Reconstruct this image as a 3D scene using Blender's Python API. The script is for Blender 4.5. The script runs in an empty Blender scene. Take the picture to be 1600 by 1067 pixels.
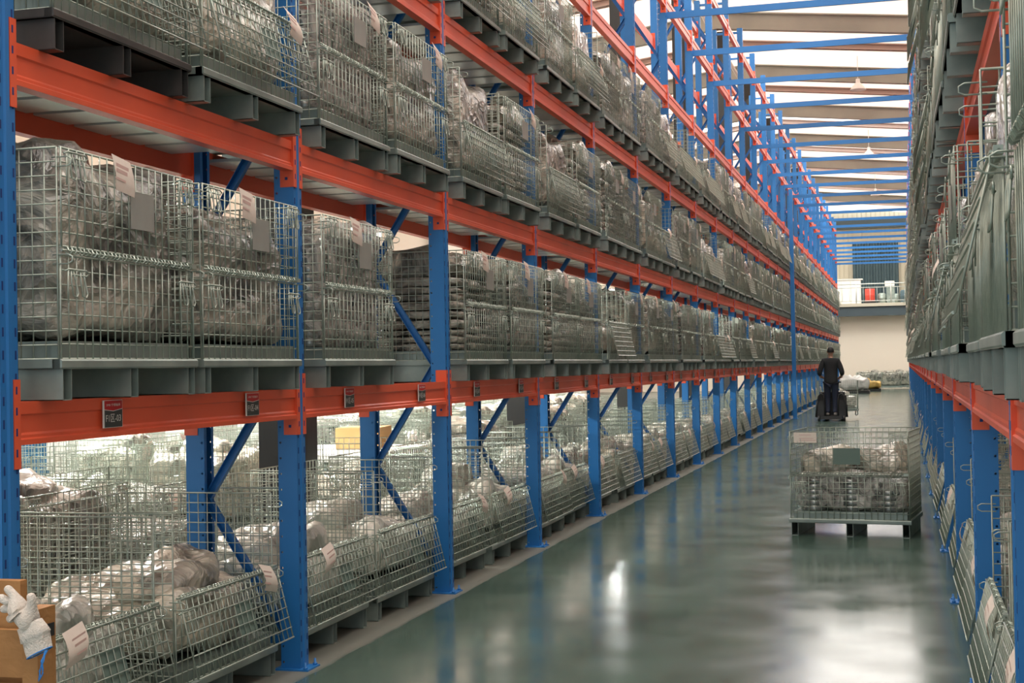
import bpy, math, random
from math import sin, cos, pi, radians
from mathutils import Vector, Matrix, noise

random.seed(7)
scene = bpy.context.scene
COL = scene.collection

# ------------------------------------------------------------------ camera
YAW, PITCH, ROLL, FPX, CAM_Z = 0.26463, 0.01774, 0.01821, 2250.0, 1.4586
fw = Vector((-sin(YAW) * cos(PITCH), cos(YAW) * cos(PITCH), sin(PITCH)))
r0 = Vector((cos(YAW), sin(YAW), 0))
u0 = r0.cross(fw)
cr = cos(ROLL) * r0 - sin(ROLL) * u0
cu = sin(ROLL) * r0 + cos(ROLL) * u0
cam = bpy.data.cameras.new('camera')
camo = bpy.data.objects.new('camera', cam)
COL.objects.link(camo)
M = Matrix((cr, cu, -fw)).transposed().to_4x4()
M.translation = (0, 0, CAM_Z)
camo.matrix_world = M
cam.sensor_width = 36
cam.lens = FPX * 36 / 1600
cam.clip_start = 0.05
cam.clip_end = 400
scene.camera = camo

# ------------------------------------------------------------------ view, sky, sun, large lights
scene.view_settings.view_transform = 'Standard'
scene.view_settings.look = 'None'
scene.view_settings.gamma = 1
scene.view_settings.use_curve_mapping = False
scene.view_settings.exposure = 0.32
w = bpy.data.worlds.new('sky')
scene.world = w
w.use_nodes = True
bg = w.node_tree.nodes['Background']
bg.inputs[0].default_value = (0.86, 0.95, 1.0, 1)
bg.inputs[1].default_value = 1.0
sun = bpy.data.lights.new('sun', 'SUN')
sun.energy = 10
sun.angle = 0.02
sun.color = (1, 0.96, 0.90)
suno = bpy.data.objects.new('sun', sun)
suno.rotation_euler = (radians(20), radians(-25), 0)
COL.objects.link(suno)


def area(name, loc, sx, sy, power, col=(1, 1, 1), rot=(0, 0, 0)):
    l = bpy.data.lights.new(name, 'AREA')
    l.shape = 'RECTANGLE'
    l.size, l.size_y, l.energy, l.color = sx, sy, power, col
    o = bpy.data.objects.new(name, l)
    o.location = loc
    o.rotation_euler = rot
    COL.objects.link(o)
    return o


# daylight that falls through the long run of skylights above the aisle
for i in range(6):
    area('skylight_daylight', (-1.6, 6 + i * 13, 9.0), 5, 9, 430, (1, 0.98, 0.93))


# ------------------------------------------------------------------ materials
MATS = {}


def mat(name, color, rough=0.5, metal=0.0, var=0.0, vscale=8.0, color2=None, bump=0.0, bscale=30.0, spec=0.5, coat=0.0):
    m = bpy.data.materials.new(name)
    m.use_nodes = True
    nt = m.node_tree
    b = nt.nodes['Principled BSDF']
    b.inputs['Base Color'].default_value = (*color, 1)
    b.inputs['Roughness'].default_value = rough
    b.inputs['Metallic'].default_value = metal
    b.inputs['Specular IOR Level'].default_value = spec
    b.inputs['Coat Weight'].default_value = coat
    tc = nt.nodes.new('ShaderNodeTexCoord')
    if color2 is not None:
        n = nt.nodes.new('ShaderNodeTexNoise')
        n.inputs['Scale'].default_value = vscale
        n.inputs['Detail'].default_value = 5
        nt.links.new(tc.outputs['Object'], n.inputs['Vector'])
        r = nt.nodes.new('ShaderNodeValToRGB')
        r.color_ramp.elements[0].position = 0.5 - var
        r.color_ramp.elements[1].position = 0.5 + var
        r.color_ramp.elements[0].color = (*color, 1)
        r.color_ramp.elements[1].color = (*color2, 1)
        nt.links.new(n.outputs['Fac'], r.inputs['Fac'])
        nt.links.new(r.outputs['Color'], b.inputs['Base Color'])
    if bump > 0:
        n2 = nt.nodes.new('ShaderNodeTexNoise')
        n2.inputs['Scale'].default_value = bscale
        n2.inputs['Detail'].default_value = 4
        n2.inputs['Distortion'].default_value = 1.0
        nt.links.new(tc.outputs['Object'], n2.inputs['Vector'])
        bp = nt.nodes.new('ShaderNodeBump')
        bp.inputs['Strength'].default_value = bump
        bp.inputs['Distance'].default_value = 0.02
        nt.links.new(n2.outputs['Fac'], bp.inputs['Height'])
        nt.links.new(bp.outputs['Normal'], b.inputs['Normal'])
    MATS[name] = m
    return m


ORANGE = mat('orange_paint', (0.78, 0.115, 0.045), 0.40, 0, 0.25, 3, (0.68, 0.09, 0.035))
BLUE = mat('blue_paint', (0.014, 0.145, 0.42), 0.42, 0, 0.3, 2, (0.018, 0.18, 0.50))
SLOT = mat('slot_dark', (0.005, 0.03, 0.16), 0.7)
WIRE = mat('galvanised_wire', (0.46, 0.52, 0.45), 0.36, 0.5, 0.25, 25, (0.31, 0.37, 0.32))
GALV = mat('galvanised_sheet', (0.20, 0.255, 0.235), 0.42, 0.4, 0.2, 6, (0.31, 0.37, 0.335))
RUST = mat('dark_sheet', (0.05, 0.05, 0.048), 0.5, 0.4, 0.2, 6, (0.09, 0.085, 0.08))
DECK = mat('galvanised_deck', (0.50, 0.56, 0.55), 0.35, 0.5, 0.25, 5, (0.62, 0.68, 0.66))
PLATE = mat('grey_plate', (0.24, 0.25, 0.23), 0.6, 0, 0.3, 9, (0.30, 0.31, 0.28))
PLATEG = mat('green_grey_plate', (0.12, 0.18, 0.155), 0.6)
PAPER = mat('paper_tag', (0.70, 0.61, 0.53), 0.8, 0, 0.3, 60, (0.74, 0.67, 0.60))
INK = mat('faded_red_ink', (0.60, 0.42, 0.38), 0.8)
RING = mat('steel_rings', (0.10, 0.115, 0.11), 0.25, 0.6, 0.2, 14, (0.38, 0.40, 0.38))
BLACK = mat('black_plastic', (0.012, 0.013, 0.014), 0.5)
WHITE = mat('white_wrap', (0.78, 0.78, 0.74), 0.4, 0, 0.3, 5, (0.6, 0.6, 0.57), bump=0.7, bscale=9)
CARD = mat('cardboard', (0.50, 0.31, 0.12), 0.8, 0, 0.2, 4, (0.55, 0.35, 0.14))
BLUEBOX = mat('blue_crate_plastic', (0.02, 0.16, 0.35), 0.5)
WOOD = mat('raw_wood', (0.42, 0.21, 0.07), 0.65, 0, 0.25, 5, (0.28, 0.13, 0.04), bump=0.2, bscale=20)
COTTON = mat('cotton_glove', (0.76, 0.72, 0.66), 0.95, 0, 0.25, 14, (0.6, 0.54, 0.47), bump=0.5, bscale=150)
THREAD = mat('blue_thread', (0.03, 0.2, 0.55), 0.9)
SKIN = mat('skin', (0.40, 0.22, 0.15), 0.6)
SHIRT = mat('black_shirt', (0.012, 0.014, 0.016), 0.85)
TROUS = mat('navy_trousers', (0.015, 0.022, 0.045), 0.85)
HAIR = mat('black_hair', (0.008, 0.008, 0.008), 0.7)
SHOE = mat('grey_shoe', (0.15, 0.14, 0.13), 0.7)
SIGNRED = mat('sign_red', (0.50, 0.01, 0.012), 0.4)
SIGNDARK = mat('sign_dark', (0.03, 0.04, 0.038), 0.4)
SIGNWHITE = mat('sign_white', (0.75, 0.75, 0.72), 0.5)
STEELDK = mat('dark_steel', (0.014, 0.016, 0.016), 0.5, 0, 0.2, 3, (0.022, 0.024, 0.023))
RAFT = mat('rafter_paint', (0.27, 0.27, 0.235), 0.5, 0, 0.25, 0.9, (0.38, 0.37, 0.32))
PURL = mat('purlin_paint', (0.42, 0.30, 0.26), 0.6)
CREAM = mat('cream_wall', (0.83, 0.76, 0.66), 0.8, 0, 0.3, 0.6, (0.79, 0.72, 0.62))
BEIGE = mat('beige_cladding', (0.55, 0.52, 0.42), 0.7, 0, 0.3, 0.8, (0.5, 0.47, 0.38))
CURT = mat('blue_grey_curtain', (0.06, 0.10, 0.12), 0.8, 0, 0.3, 2, (0.08, 0.13, 0.15))
MEZZ = mat('mezzanine_steel_and_shade', (0.05, 0.075, 0.09), 0.6)  # steel of the mezzanine beam; also colours the painted shadow band above
RAIL = mat('railing_steel', (0.5, 0.53, 0.5), 0.4, 0.4)
RED = mat('red_drum', (0.6, 0.06, 0.04), 0.5)
TUBE = mat('white_enamel', (0.8, 0.8, 0.78), 0.4)
BRASS = mat('mustard_sheet', (0.55, 0.36, 0.10), 0.6)

LAMP = bpy.data.materials.new('lamp_glow')
LAMP.use_nodes = True
_b = LAMP.node_tree.nodes['Principled BSDF']
_b.inputs['Emission Color'].default_value = (1, 0.97, 0.9, 1)
_b.inputs['Emission Strength'].default_value = 3.2


def film_mat():
    """clear polythene: see-through with milky creases and sharp glints"""
    m = bpy.data.materials.new('clear_polythene')
    m.use_nodes = True
    nt = m.node_tree
    b = nt.nodes['Principled BSDF']
    out = nt.nodes['Material Output']
    b.inputs['Base Color'].default_value = (0.62, 0.61, 0.56, 1)
    b.inputs['Roughness'].default_value = 0.22
    tc = nt.nodes.new('ShaderNodeTexCoord')
    n = nt.nodes.new('ShaderNodeTexNoise')
    n.inputs['Scale'].default_value = 9
    n.inputs['Detail'].default_value = 6
    n.inputs['Distortion'].default_value = 1.5
    nt.links.new(tc.outputs['Object'], n.inputs['Vector'])
    bp = nt.nodes.new('ShaderNodeBump')
    bp.inputs['Strength'].default_value = 1.0
    bp.inputs['Distance'].default_value = 0.05
    nt.links.new(n.outputs['Fac'], bp.inputs['Height'])
    nt.links.new(bp.outputs['Normal'], b.inputs['Normal'])
    r = nt.nodes.new('ShaderNodeValToRGB')
    r.color_ramp.elements[0].position = 0.35
    r.color_ramp.elements[1].position = 0.68
    r.color_ramp.elements[0].color = (0.15, 0.15, 0.15, 1)
    r.color_ramp.elements[1].color = (0.85, 0.85, 0.85, 1)
    nt.links.new(n.outputs['Fac'], r.inputs['Fac'])
    tr = nt.nodes.new('ShaderNodeBsdfTransparent')
    tr.inputs[0].default_value = (0.95, 0.95, 0.93, 1)
    mx = nt.nodes.new('ShaderNodeMixShader')
    nt.links.new(r.outputs['Color'], mx.inputs[0])
    nt.links.new(tr.outputs[0], mx.inputs[1])
    nt.links.new(b.outputs[0], mx.inputs[2])
    nt.links.new(mx.outputs[0], out.inputs[0])
    return m


FILM = film_mat()


def bag_mat(name, dark, light, scale=5.0):
    m = bpy.data.materials.new(name)
    m.use_nodes = True
    nt = m.node_tree
    b = nt.nodes['Principled BSDF']
    b.inputs['Roughness'].default_value = 0.38
    b.inputs['Coat Weight'].default_value = 0.9
    b.inputs['Coat Roughness'].default_value = 0.10
    tc = nt.nodes.new('ShaderNodeTexCoord')
    n = nt.nodes.new('ShaderNodeTexNoise')
    n.inputs['Scale'].default_value = scale
    n.inputs['Detail'].default_value = 7
    n.inputs['Distortion'].default_value = 1.2
    nt.links.new(tc.outputs['Object'], n.inputs['Vector'])
    r = nt.nodes.new('ShaderNodeValToRGB')
    r.color_ramp.elements[0].position = 0.34
    r.color_ramp.elements[1].position = 0.62
    r.color_ramp.elements[0].color = (*dark, 1)
    r.color_ramp.elements[1].color = (*light, 1)
    nt.links.new(n.outputs['Fac'], r.inputs['Fac'])
    nt.links.new(r.outputs['Color'], b.inputs['Base Color'])
    # crumpled plastic: facets with sharp creases
    add = nt.nodes.new('ShaderNodeVectorMath')
    add.operation = 'MULTIPLY_ADD'
    add.inputs[1].default_value = (0.22, 0.22, 0.22)
    nt.links.new(n.outputs['Color'], add.inputs[0])
    nt.links.new(tc.outputs['Object'], add.inputs[2])
    v = nt.nodes.new('ShaderNodeTexVoronoi')
    v.inputs['Scale'].default_value = 13
    nt.links.new(add.outputs[0], v.inputs['Vector'])
    bp = nt.nodes.new('ShaderNodeBump')
    bp.inputs['Strength'].default_value = 0.8
    bp.inputs['Distance'].default_value = 0.03
    nt.links.new(v.outputs['Distance'], bp.inputs['Height'])
    nt.links.new(bp.outputs['Normal'], b.inputs['Normal'])
    nt.links.new(bp.outputs['Normal'], b.inputs['Coat Normal'])
    return m


BAGA = bag_mat('grey_bagged_goods', (0.035, 0.042, 0.038), (0.50, 0.48, 0.40), 4.5)
BAGB = bag_mat('beige_bagged_goods', (0.11, 0.115, 0.095), (0.68, 0.64, 0.52), 4.5)
BAGC = bag_mat('pale_bagged_goods', (0.26, 0.29, 0.25), (0.86, 0.86, 0.76), 4.5)


def web_mat():
    """blue post web: a row of round holes (really open) near the brace edge"""
    m = bpy.data.materials.new('blue_paint_web_with_holes')
    m.use_nodes = True
    nt = m.node_tree
    b = nt.nodes['Principled BSDF']
    out = nt.nodes['Material Output']
    b.inputs['Base Color'].default_value = (0.016, 0.16, 0.45, 1)
    b.inputs['Roughness'].default_value = 0.42
    tc = nt.nodes.new('ShaderNodeTexCoord')
    sp = nt.nodes.new('ShaderNodeSeparateXYZ')
    nt.links.new(tc.outputs['Object'], sp.inputs[0])

    def mth(op, a, bb=None):
        n = nt.nodes.new('ShaderNodeMath')
        n.operation = op
        for i, x in enumerate((a, bb)):
            if x is None:
                continue
            if isinstance(x, (int, float)):
                n.inputs[i].default_value = x
            else:
                nt.links.new(x, n.inputs[i])
        return n.outputs[0]
    z = mth('MODULO', sp.outputs['Z'], 0.0765)
    dz = mth('SUBTRACT', z, 0.038)
    d1 = mth('ABSOLUTE', mth('SUBTRACT', sp.outputs['X'], -0.088))
    d2 = mth('ABSOLUTE', mth('SUBTRACT', sp.outputs['X'], -0.512))
    d = mth('MINIMUM', d1, d2)
    rr = mth('SQRT', mth('ADD', mth('POWER', d, 2.0), mth('POWER', mth('ABSOLUTE', dz), 2.0)))
    hole = mth('LESS_THAN', rr, 0.0055)
    tr = nt.nodes.new('ShaderNodeBsdfTransparent')
    mx = nt.nodes.new('ShaderNodeMixShader')
    nt.links.new(hole, mx.inputs[0])
    nt.links.new(b.outputs[0], mx.inputs[1])
    nt.links.new(tr.outputs[0], mx.inputs[2])
    nt.links.new(mx.outputs[0], out.inputs[0])
    return m


WEB = web_mat()


def floor_mat():
    m = bpy.data.materials.new('polished_concrete')
    m.use_nodes = True
    nt = m.node_tree
    b = nt.nodes['Principled BSDF']
    tc = nt.nodes.new('ShaderNodeTexCoord')
    n = nt.nodes.new('ShaderNodeTexNoise')
    n.inputs['Scale'].default_value = 0.9
    n.inputs['Detail'].default_value = 8
    n.inputs['Roughness'].default_value = 0.6
    nt.links.new(tc.outputs['Object'], n.inputs['Vector'])
    r = nt.nodes.new('ShaderNodeValToRGB')
    r.color_ramp.elements[0].position = 0.35
    r.color_ramp.elements[1].position = 0.7
    r.color_ramp.elements[0].color = (0.042, 0.082, 0.066, 1)
    r.color_ramp.elements[1].color = (0.10, 0.15, 0.122, 1)
    nt.links.new(n.outputs['Fac'], r.inputs['Fac'])
    # saw cut joints across the aisle
    sp = nt.nodes.new('ShaderNodeSeparateXYZ')
    nt.links.new(tc.outputs['Object'], sp.inputs[0])
    md = nt.nodes.new('ShaderNodeMath'); md.operation = 'MODULO'; md.inputs[1].default_value = 6.0
    ad = nt.nodes.new('ShaderNodeMath'); ad.operation = 'ADD'; ad.inputs[1].default_value = 3.0
    nt.links.new(sp.outputs['Y'], ad.inputs[0])
    nt.links.new(ad.outputs[0], md.inputs[0])
    lt = nt.nodes.new('ShaderNodeMath'); lt.operation = 'LESS_THAN'; lt.inputs[1].default_value = 0.012
    nt.links.new(md.outputs[0], lt.inputs[0])
    mixc = nt.nodes.new('ShaderNodeMix'); mixc.data_type = 'RGBA'
    mixc.inputs[7].default_value = (0.025, 0.03, 0.028, 1)
    nt.links.new(lt.outputs[0], mixc.inputs[0])
    nt.links.new(r.outputs['Color'], mixc.inputs[6])
    # bare dusty strip under the left rack, outside the polished aisle
    n3 = nt.nodes.new('ShaderNodeTexNoise'); n3.inputs['Scale'].default_value = 3.0
    nt.links.new(tc.outputs['Object'], n3.inputs['Vector'])
    m3 = nt.nodes.new('ShaderNodeMath'); m3.operation = 'MULTIPLY_ADD'; m3.inputs[1].default_value = 0.05
    nt.links.new(n3.outputs['Fac'], m3.inputs[0]); nt.links.new(sp.outputs['X'], m3.inputs[2])
    l3 = nt.nodes.new('ShaderNodeMapRange'); l3.inputs[1].default_value = -2.745; l3.inputs[2].default_value = -2.775
    nt.links.new(m3.outputs[0], l3.inputs[0])
    mx3 = nt.nodes.new('ShaderNodeMix'); mx3.data_type = 'RGBA'; mx3.inputs[7].default_value = (0.15, 0.155, 0.13, 1)
    nt.links.new(l3.outputs[0], mx3.inputs[0]); nt.links.new(mixc.outputs[2], mx3.inputs[6])
    nt.links.new(mx3.outputs[2], b.inputs['Base Color'])
    n2 = nt.nodes.new('ShaderNodeTexNoise')
    n2.inputs['Scale'].default_value = 2.2
    n2.inputs['Detail'].default_value = 6
    nt.links.new(tc.outputs['Object'], n2.inputs['Vector'])
    mr = nt.nodes.new('ShaderNodeMapRange')
    mr.inputs[1].default_value = 0.3
    mr.inputs[2].default_value = 0.75
    mr.inputs[3].default_value = 0.11
    mr.inputs[4].default_value = 0.24
    nt.links.new(n2.outputs['Fac'], mr.inputs[0])
    ar = nt.nodes.new('ShaderNodeMath'); ar.operation = 'MULTIPLY_ADD'; ar.inputs[1].default_value = 0.35
    nt.links.new(l3.outputs[0], ar.inputs[0]); nt.links.new(mr.outputs[0], ar.inputs[2])
    nt.links.new(ar.outputs[0], b.inputs['Roughness'])
    b.inputs['Specular IOR Level'].default_value = 0.75
    return m


def roof_mat(name, col, trans):
    """thin fibreglass sheet that lets daylight through"""
    m = bpy.data.materials.new(name)
    m.use_nodes = True
    nt = m.node_tree
    nt.nodes.remove(nt.nodes['Principled BSDF'])
    out = nt.nodes['Material Output']
    d = nt.nodes.new('ShaderNodeBsdfDiffuse')
    d.inputs[0].default_value = (*col, 1)
    t = nt.nodes.new('ShaderNodeBsdfTranslucent')
    t.inputs[0].default_value = (*col, 1)
    mx = nt.nodes.new('ShaderNodeMixShader')
    mx.inputs[0].default_value = trans
    nt.links.new(d.outputs[0], mx.inputs[1])
    nt.links.new(t.outputs[0], mx.inputs[2])
    nt.links.new(mx.outputs[0], out.inputs[0])
    return m


FLOOR = floor_mat()
ROOF = roof_mat('roof_sheet', (0.88, 0.70, 0.60), 0.36)
SKYL = roof_mat('skylight_sheet', (0.97, 0.96, 0.92), 0.85)


# ------------------------------------------------------------------ mesh helpers
class MB:
    def __init__(s):
        s.v, s.f, s.m, s.sm = [], [], [], []

    def face(s, idx, m=0, smooth=False):
        s.f.append(idx); s.m.append(m); s.sm.append(smooth)

    def box(s, x0, x1, y0, y1, z0, z1, m=0):
        n = len(s.v)
        s.v += [(x0, y0, z0), (x1, y0, z0), (x1, y1, z0), (x0, y1, z0), (x0, y0, z1), (x1, y0, z1), (x1, y1, z1), (x0, y1, z1)]
        for q in ((3, 2, 1, 0), (4, 5, 6, 7), (0, 1, 5, 4), (1, 2, 6, 5), (2, 3, 7, 6), (3, 0, 4, 7)):
            s.face([n + i for i in q], m)
        return s

    def tube(s, pts, r, n=6, m=0, closed=False):
        pts = [Vector(p) for p in pts]
        rings = []
        N = len(pts)
        prev = None
        for i, p in enumerate(pts):
            if closed:
                t = pts[(i + 1) % N] - pts[i - 1]
            else:
                t = pts[min(i + 1, N - 1)] - pts[max(i - 1, 0)]
            if t.length < 1e-9:
                t = Vector((0, 0, 1))
            t.normalize()
            if prev is None:
                a = Vector((0, 0, 1)) if abs(t.z) < 0.9 else Vector((1, 0, 0))
                a = (a - t * a.dot(t)).normalized()
            else:
                a = (prev - t * prev.dot(t))
                a = a.normalized() if a.length > 1e-6 else prev
            prev = a
            b = t.cross(a)
            rr = r[i] if isinstance(r, (list, tuple)) else r
            base = len(s.v)
            for k in range(n):
                th = 2 * pi * k / n + pi / n
                s.v.append(tuple(p + a * cos(th) * rr + b * sin(th) * rr))
            rings.append(base)
        R = N if closed else N - 1
        for i in range(R):
            A, B = rings[i], rings[(i + 1) % N]
            for k in range(n):
                s.face([A + k, A + (k + 1) % n, B + (k + 1) % n, B + k], m, n > 4)
        if not closed and n > 3:
            s.face([rings[0] + k for k in range(n)][::-1], m)
            s.face([rings[-1] + k for k in range(n)], m)
        return s

    def prism_y(s, prof, y0, y1, m=0):
        """extrude an (x, z) outline along Y"""
        n = len(s.v); N = len(prof)
        s.v += [(x, y0, z) for x, z in prof] + [(x, y1, z) for x, z in prof]
        for i in range(N):
            j = (i + 1) % N
            s.face([n + i, n + j, n + N + j, n + N + i], m)
        s.face([n + i for i in range(N)][::-1], m)
        s.face([n + N + i for i in range(N)], m)
        return s

    def lathe(s, prof, cx, cy, z0, n=16, m=0):
        base = len(s.v)
        for r, z in prof:
            for k in range(n):
                th = 2 * pi * k / n
                s.v.append((cx + r * cos(th), cy + r * sin(th), z0 + z))
        for i in range(len(prof) - 1):
            for k in range(n):
                a = base + i * n + k; b = base + i * n + (k + 1) % n
                s.face([a, b, b + n, a + n], m, True)
        s.face([base + k for k in range(n)][::-1], m)
        s.face([base + (len(prof) - 1) * n + k for k in range(n)], m)
        return s

    def lump(s, w, d, h, seed, z0=0, cx=0, cy=0, nu=36, nv=20, m=0, amp=0.05, e=0.35, freq=3.0, topamp=1.0):
        """rounded, creased sack filling a w x d x h block; x = depth, y = width"""
        base = len(s.v)
        off = Vector((seed * 7.3, seed * 3.1, seed * 1.7))

        def sg(a, p):
            return math.copysign(abs(a) ** p, a)
        for i in range(nv + 1):
            ph = -pi / 2 + pi * i / nv
            for k in range(nu):
                th = 2 * pi * k / nu
                cp = sg(cos(ph), e)
                x = sg(cos(th), e) * cp * d / 2
                y = sg(sin(th), e) * cp * w / 2
                z = h / 2 + sg(sin(ph), e) * h / 2
                p = Vector((x, y, z))
                nz = noise.fractal(p * freq + off, 0.9, 2.1, 4) * amp
                ridg = abs(noise.noise(p * freq * 2.3 + off * 2)) * amp * 0.9
                nrm = Vector((x / d, y / w, (z - h / 2) / h)).normalized()
                q = p + nrm * (nz - ridg)
                if z > h * 0.55:
                    q.z += noise.noise(Vector((x * 3.5, y * 3.5, seed * 2.2))) * amp * 2.2 * topamp * (z / h)
                q.z = max(q.z, 0)
                q.x = max(min(q.x, d / 2), -d / 2)
                q.y = max(min(q.y, w / 2), -w / 2)
                s.v.append((cx + q.x, cy + q.y, z0 + q.z))
        for i in range(nv):
            for k in range(nu):
                a = base + i * nu + k; b = base + i * nu + (k + 1) % nu
                s.face([a, b, b + nu, a + nu], m, True)
        return s

    def add(s, o, M=None, mmap=None):
        n = len(s.v)
        s.v += [tuple(M @ Vector(p)) for p in o.v] if M is not None else o.v
        s.f += [[n + i for i in f] for f in o.f]
        s.m += [mmap[i] for i in o.m] if mmap else o.m
        s.sm += o.sm
        return s

    def mesh(s, name, mats):
        me = bpy.data.meshes.new(name)
        me.from_pydata(s.v, [], s.f)
        for m in (mats if isinstance(mats, (list, tuple)) else [mats]):
            me.materials.append(m)
        me.polygons.foreach_set('material_index', s.m)
        me.polygons.foreach_set('use_smooth', s.sm)
        me.update()
        return me


def ob(name, me, parent=None, loc=(0, 0, 0), rot=(0, 0, 0)):
    o = bpy.data.objects.new(name, me)
    COL.objects.link(o)
    o.location = loc
    o.rotation_euler = rot
    if parent is not None:
        o.parent = parent
    return o


def tag(o, label, cat, group=None, kind=None):
    o['label'] = label
    o['category'] = cat
    if group:
        o['group'] = group
    if kind:
        o['kind'] = kind
    return o


def struct(name, mb, m, label=None, loc=(0, 0, 0)):
    o = ob(name, mb.mesh(name, m), None, loc)
    o['kind'] = 'structure'
    if label:
        o['label'] = label
    return o


def relabel(o, label):
    o['label'] = label


def text_mb(txt, size, m=0, xs=1.0, font=None):
    c = bpy.data.curves.new('lettering', 'FONT')
    c.body = txt
    c.size = size
    c.align_x = 'CENTER'
    c.align_y = 'CENTER'
    c.resolution_u = 2
    c.offset = 0.0
    t = bpy.data.objects.new('lettering', c)
    COL.objects.link(t)
    bpy.context.view_layer.update()
    dg = bpy.context.evaluated_depsgraph_get()
    me = t.evaluated_get(dg).to_mesh()
    b = MB()
    b.v = [(v.co.x * xs, v.co.y, 0) for v in me.vertices]
    for p in me.polygons:
        b.face(list(p.vertices), m)
    t.evaluated_get(dg).to_mesh_clear()
    COL.objects.unlink(t)
    bpy.data.objects.remove(t)
    return b


# ------------------------------------------------------------------ layout numbers
P = 2.39                     # bay pitch
XL, YL = -2.864, 6.62        # left rack: front plane, far side of post k = 0
XR, YR = 0.292, 4.3265       # right rack: front plane, far side of post k = 0
LV = [1.372, 2.586, 3.80, 5.00, 6.24, 7.50]
LNAME = ['first', 'second', 'third', 'fourth', 'fifth', 'top']
NB = 26
ORD = ['first', 'second', 'third', 'fourth', 'fifth', 'sixth', 'seventh', 'eighth', 'ninth', 'tenth', 'eleventh', 'twelfth', 'thirteenth',
       'fourteenth', 'fifteenth', 'sixteenth', 'seventeenth', 'eighteenth', 'nineteenth', 'twentieth', 'twenty-first', 'twenty-second',
       'twenty-third', 'twenty-fourth', 'twenty-fifth', 'twenty-sixth', 'twenty-seventh', 'twenty-eighth', 'twenty-ninth', 'thirtieth',
       'thirty-first', 'thirty-second', 'thirty-third', 'thirty-fourth', 'thirty-fifth', 'thirty-sixth', 'thirty-seventh', 'thirty-eighth']

# ------------------------------------------------------------------ building shell
Y_END = 76.0
b = MB(); b.box(-16, 7, -6, 84, -0.2, 0)
struct('floor', b, FLOOR, 'polished grey-green concrete warehouse floor')
b = MB(); b.box(-16.2, -16, -6, 84, 0, 8.45)
struct('wall_left', b, CREAM, 'cream wall far behind the left rack')
b = MB(); b.box(7, 7.2, -6, 84, 0, 8.85)
struct('wall_right', b, CREAM, 'cream wall behind the right rack')
b = MB(); b.box(-16, 7, Y_END, Y_END + 0.2, 0, 4.2)
struct('wall_end', b, CREAM, 'cream wall below the mezzanine at the end of the aisle')
# upper end wall: ribbed cladding, set back behind the mezzanine deck
b = MB()
prof = []
x = -16.0
YU = 82.0
while x < 7:
    b.box(x, x + 0.20, YU, YU + 0.1, 4.2, 9.8)
    b.box(x + 0.20, x + 0.25, YU + 0.03, YU + 0.1, 4.2, 9.8)
    x += 0.25
struct('wall_upper_end', b, BEIGE, 'ribbed beige cladding above the mezzanine')
b = MB(); b.box(-16, 7, YU - 0.3, YU, 8.75, 9.3)  # dark strip added where the top of the end wall lies in shadow
struct('shadow_band', b, MEZZ, 'shadow high on the end wall, made as a dark blue-grey band')
# mezzanine deck
b = MB(); b.box(-16, 7, Y_END - 1.0, YU, 4.20, 4.36)
struct('floor_mezzanine', b, BEIGE, 'edge of the mezzanine deck at the end of the aisle')
b = MB(); b.box(-16, 7, Y_END - 0.9, Y_END - 0.7, 3.72, 4.20)
struct('trim_2', b, MEZZ, 'dark steel beam carrying the mezzanine')

# pitched roof: fibreglass sheets alternating with clearer skylight runs
RX, RZ = -4.15, 10.03


def roofz(x):
    return RZ - (x - RX) * 0.10 if x > RX else RZ - (RX - x) * 0.13


rb, sb = MB(), MB()
y = -6.0
while y < 84:
    y1 = min(y + 1.05, 84)
    ph = (y - 2.85) % 6.45
    clear = (y > 46 and ph < 3.2)
    t = sb if clear else rb
    for (xa, xb) in ((-16.0, RX), (RX, 7.0)):
        za, zb = roofz(xa), roofz(xb)
        n = len(t.v)
        t.v += [(xa, y, za), (xb, y, zb), (xb, y1, zb), (xa, y1, za)]
        t.face([n, n + 1, n + 2, n + 3], 0)
    y = y1
struct('ceiling', rb, ROOF, 'pale translucent roof sheets over the warehouse')
struct('window_1', sb, SKYL, 'bright skylight sheets across the far roof')
# gables between side walls and roof
# ridge pipe with fittings
b = MB()
b.tube([(RX - 0.2, -6, 9.62), (RX - 0.2, 84, 9.62)], 0.05, 8)
yy = 3.0
while yy < 82:
    b.box(RX - 0.32, RX - 0.08, yy, yy + 0.25, 9.42, 9.58)
    yy += 6.5
struct('trim_3', b, TUBE, 'white pipe running along the roof ridge')

# rafters and columns
RAFY = [2.85 + 6.45 * i for i in range(12)]


def rafter_mesh(depth, th):
    b = MB()
    for (xa, xb) in ((-16.0, RX), (RX, 7.0)):
        for (dz0, dz1, ww) in ((-depth, -depth + 0.03, 0.22), (-0.03, 0.0, 0.22), (-depth, 0, th)):
            za, zb = roofz(xa) - 0.02, roofz(xb) - 0.02
            n = len(b.v)
            b.v += [(xa, -ww / 2, za + dz0), (xb, -ww / 2, zb + dz0), (xb, ww / 2, zb + dz0), (xa, ww / 2, za + dz0),
                    (xa, -ww / 2, za + dz1), (xb, -ww / 2, zb + dz1), (xb, ww / 2, zb + dz1), (xa, ww / 2, za + dz1)]
            for q in ((3, 2, 1, 0), (4, 5, 6, 7), (0, 1, 5, 4), (1, 2, 6, 5), (2, 3, 7, 6), (3, 0, 4, 7)):
                b.face([n + i for i in q], 0)
    return b


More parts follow.
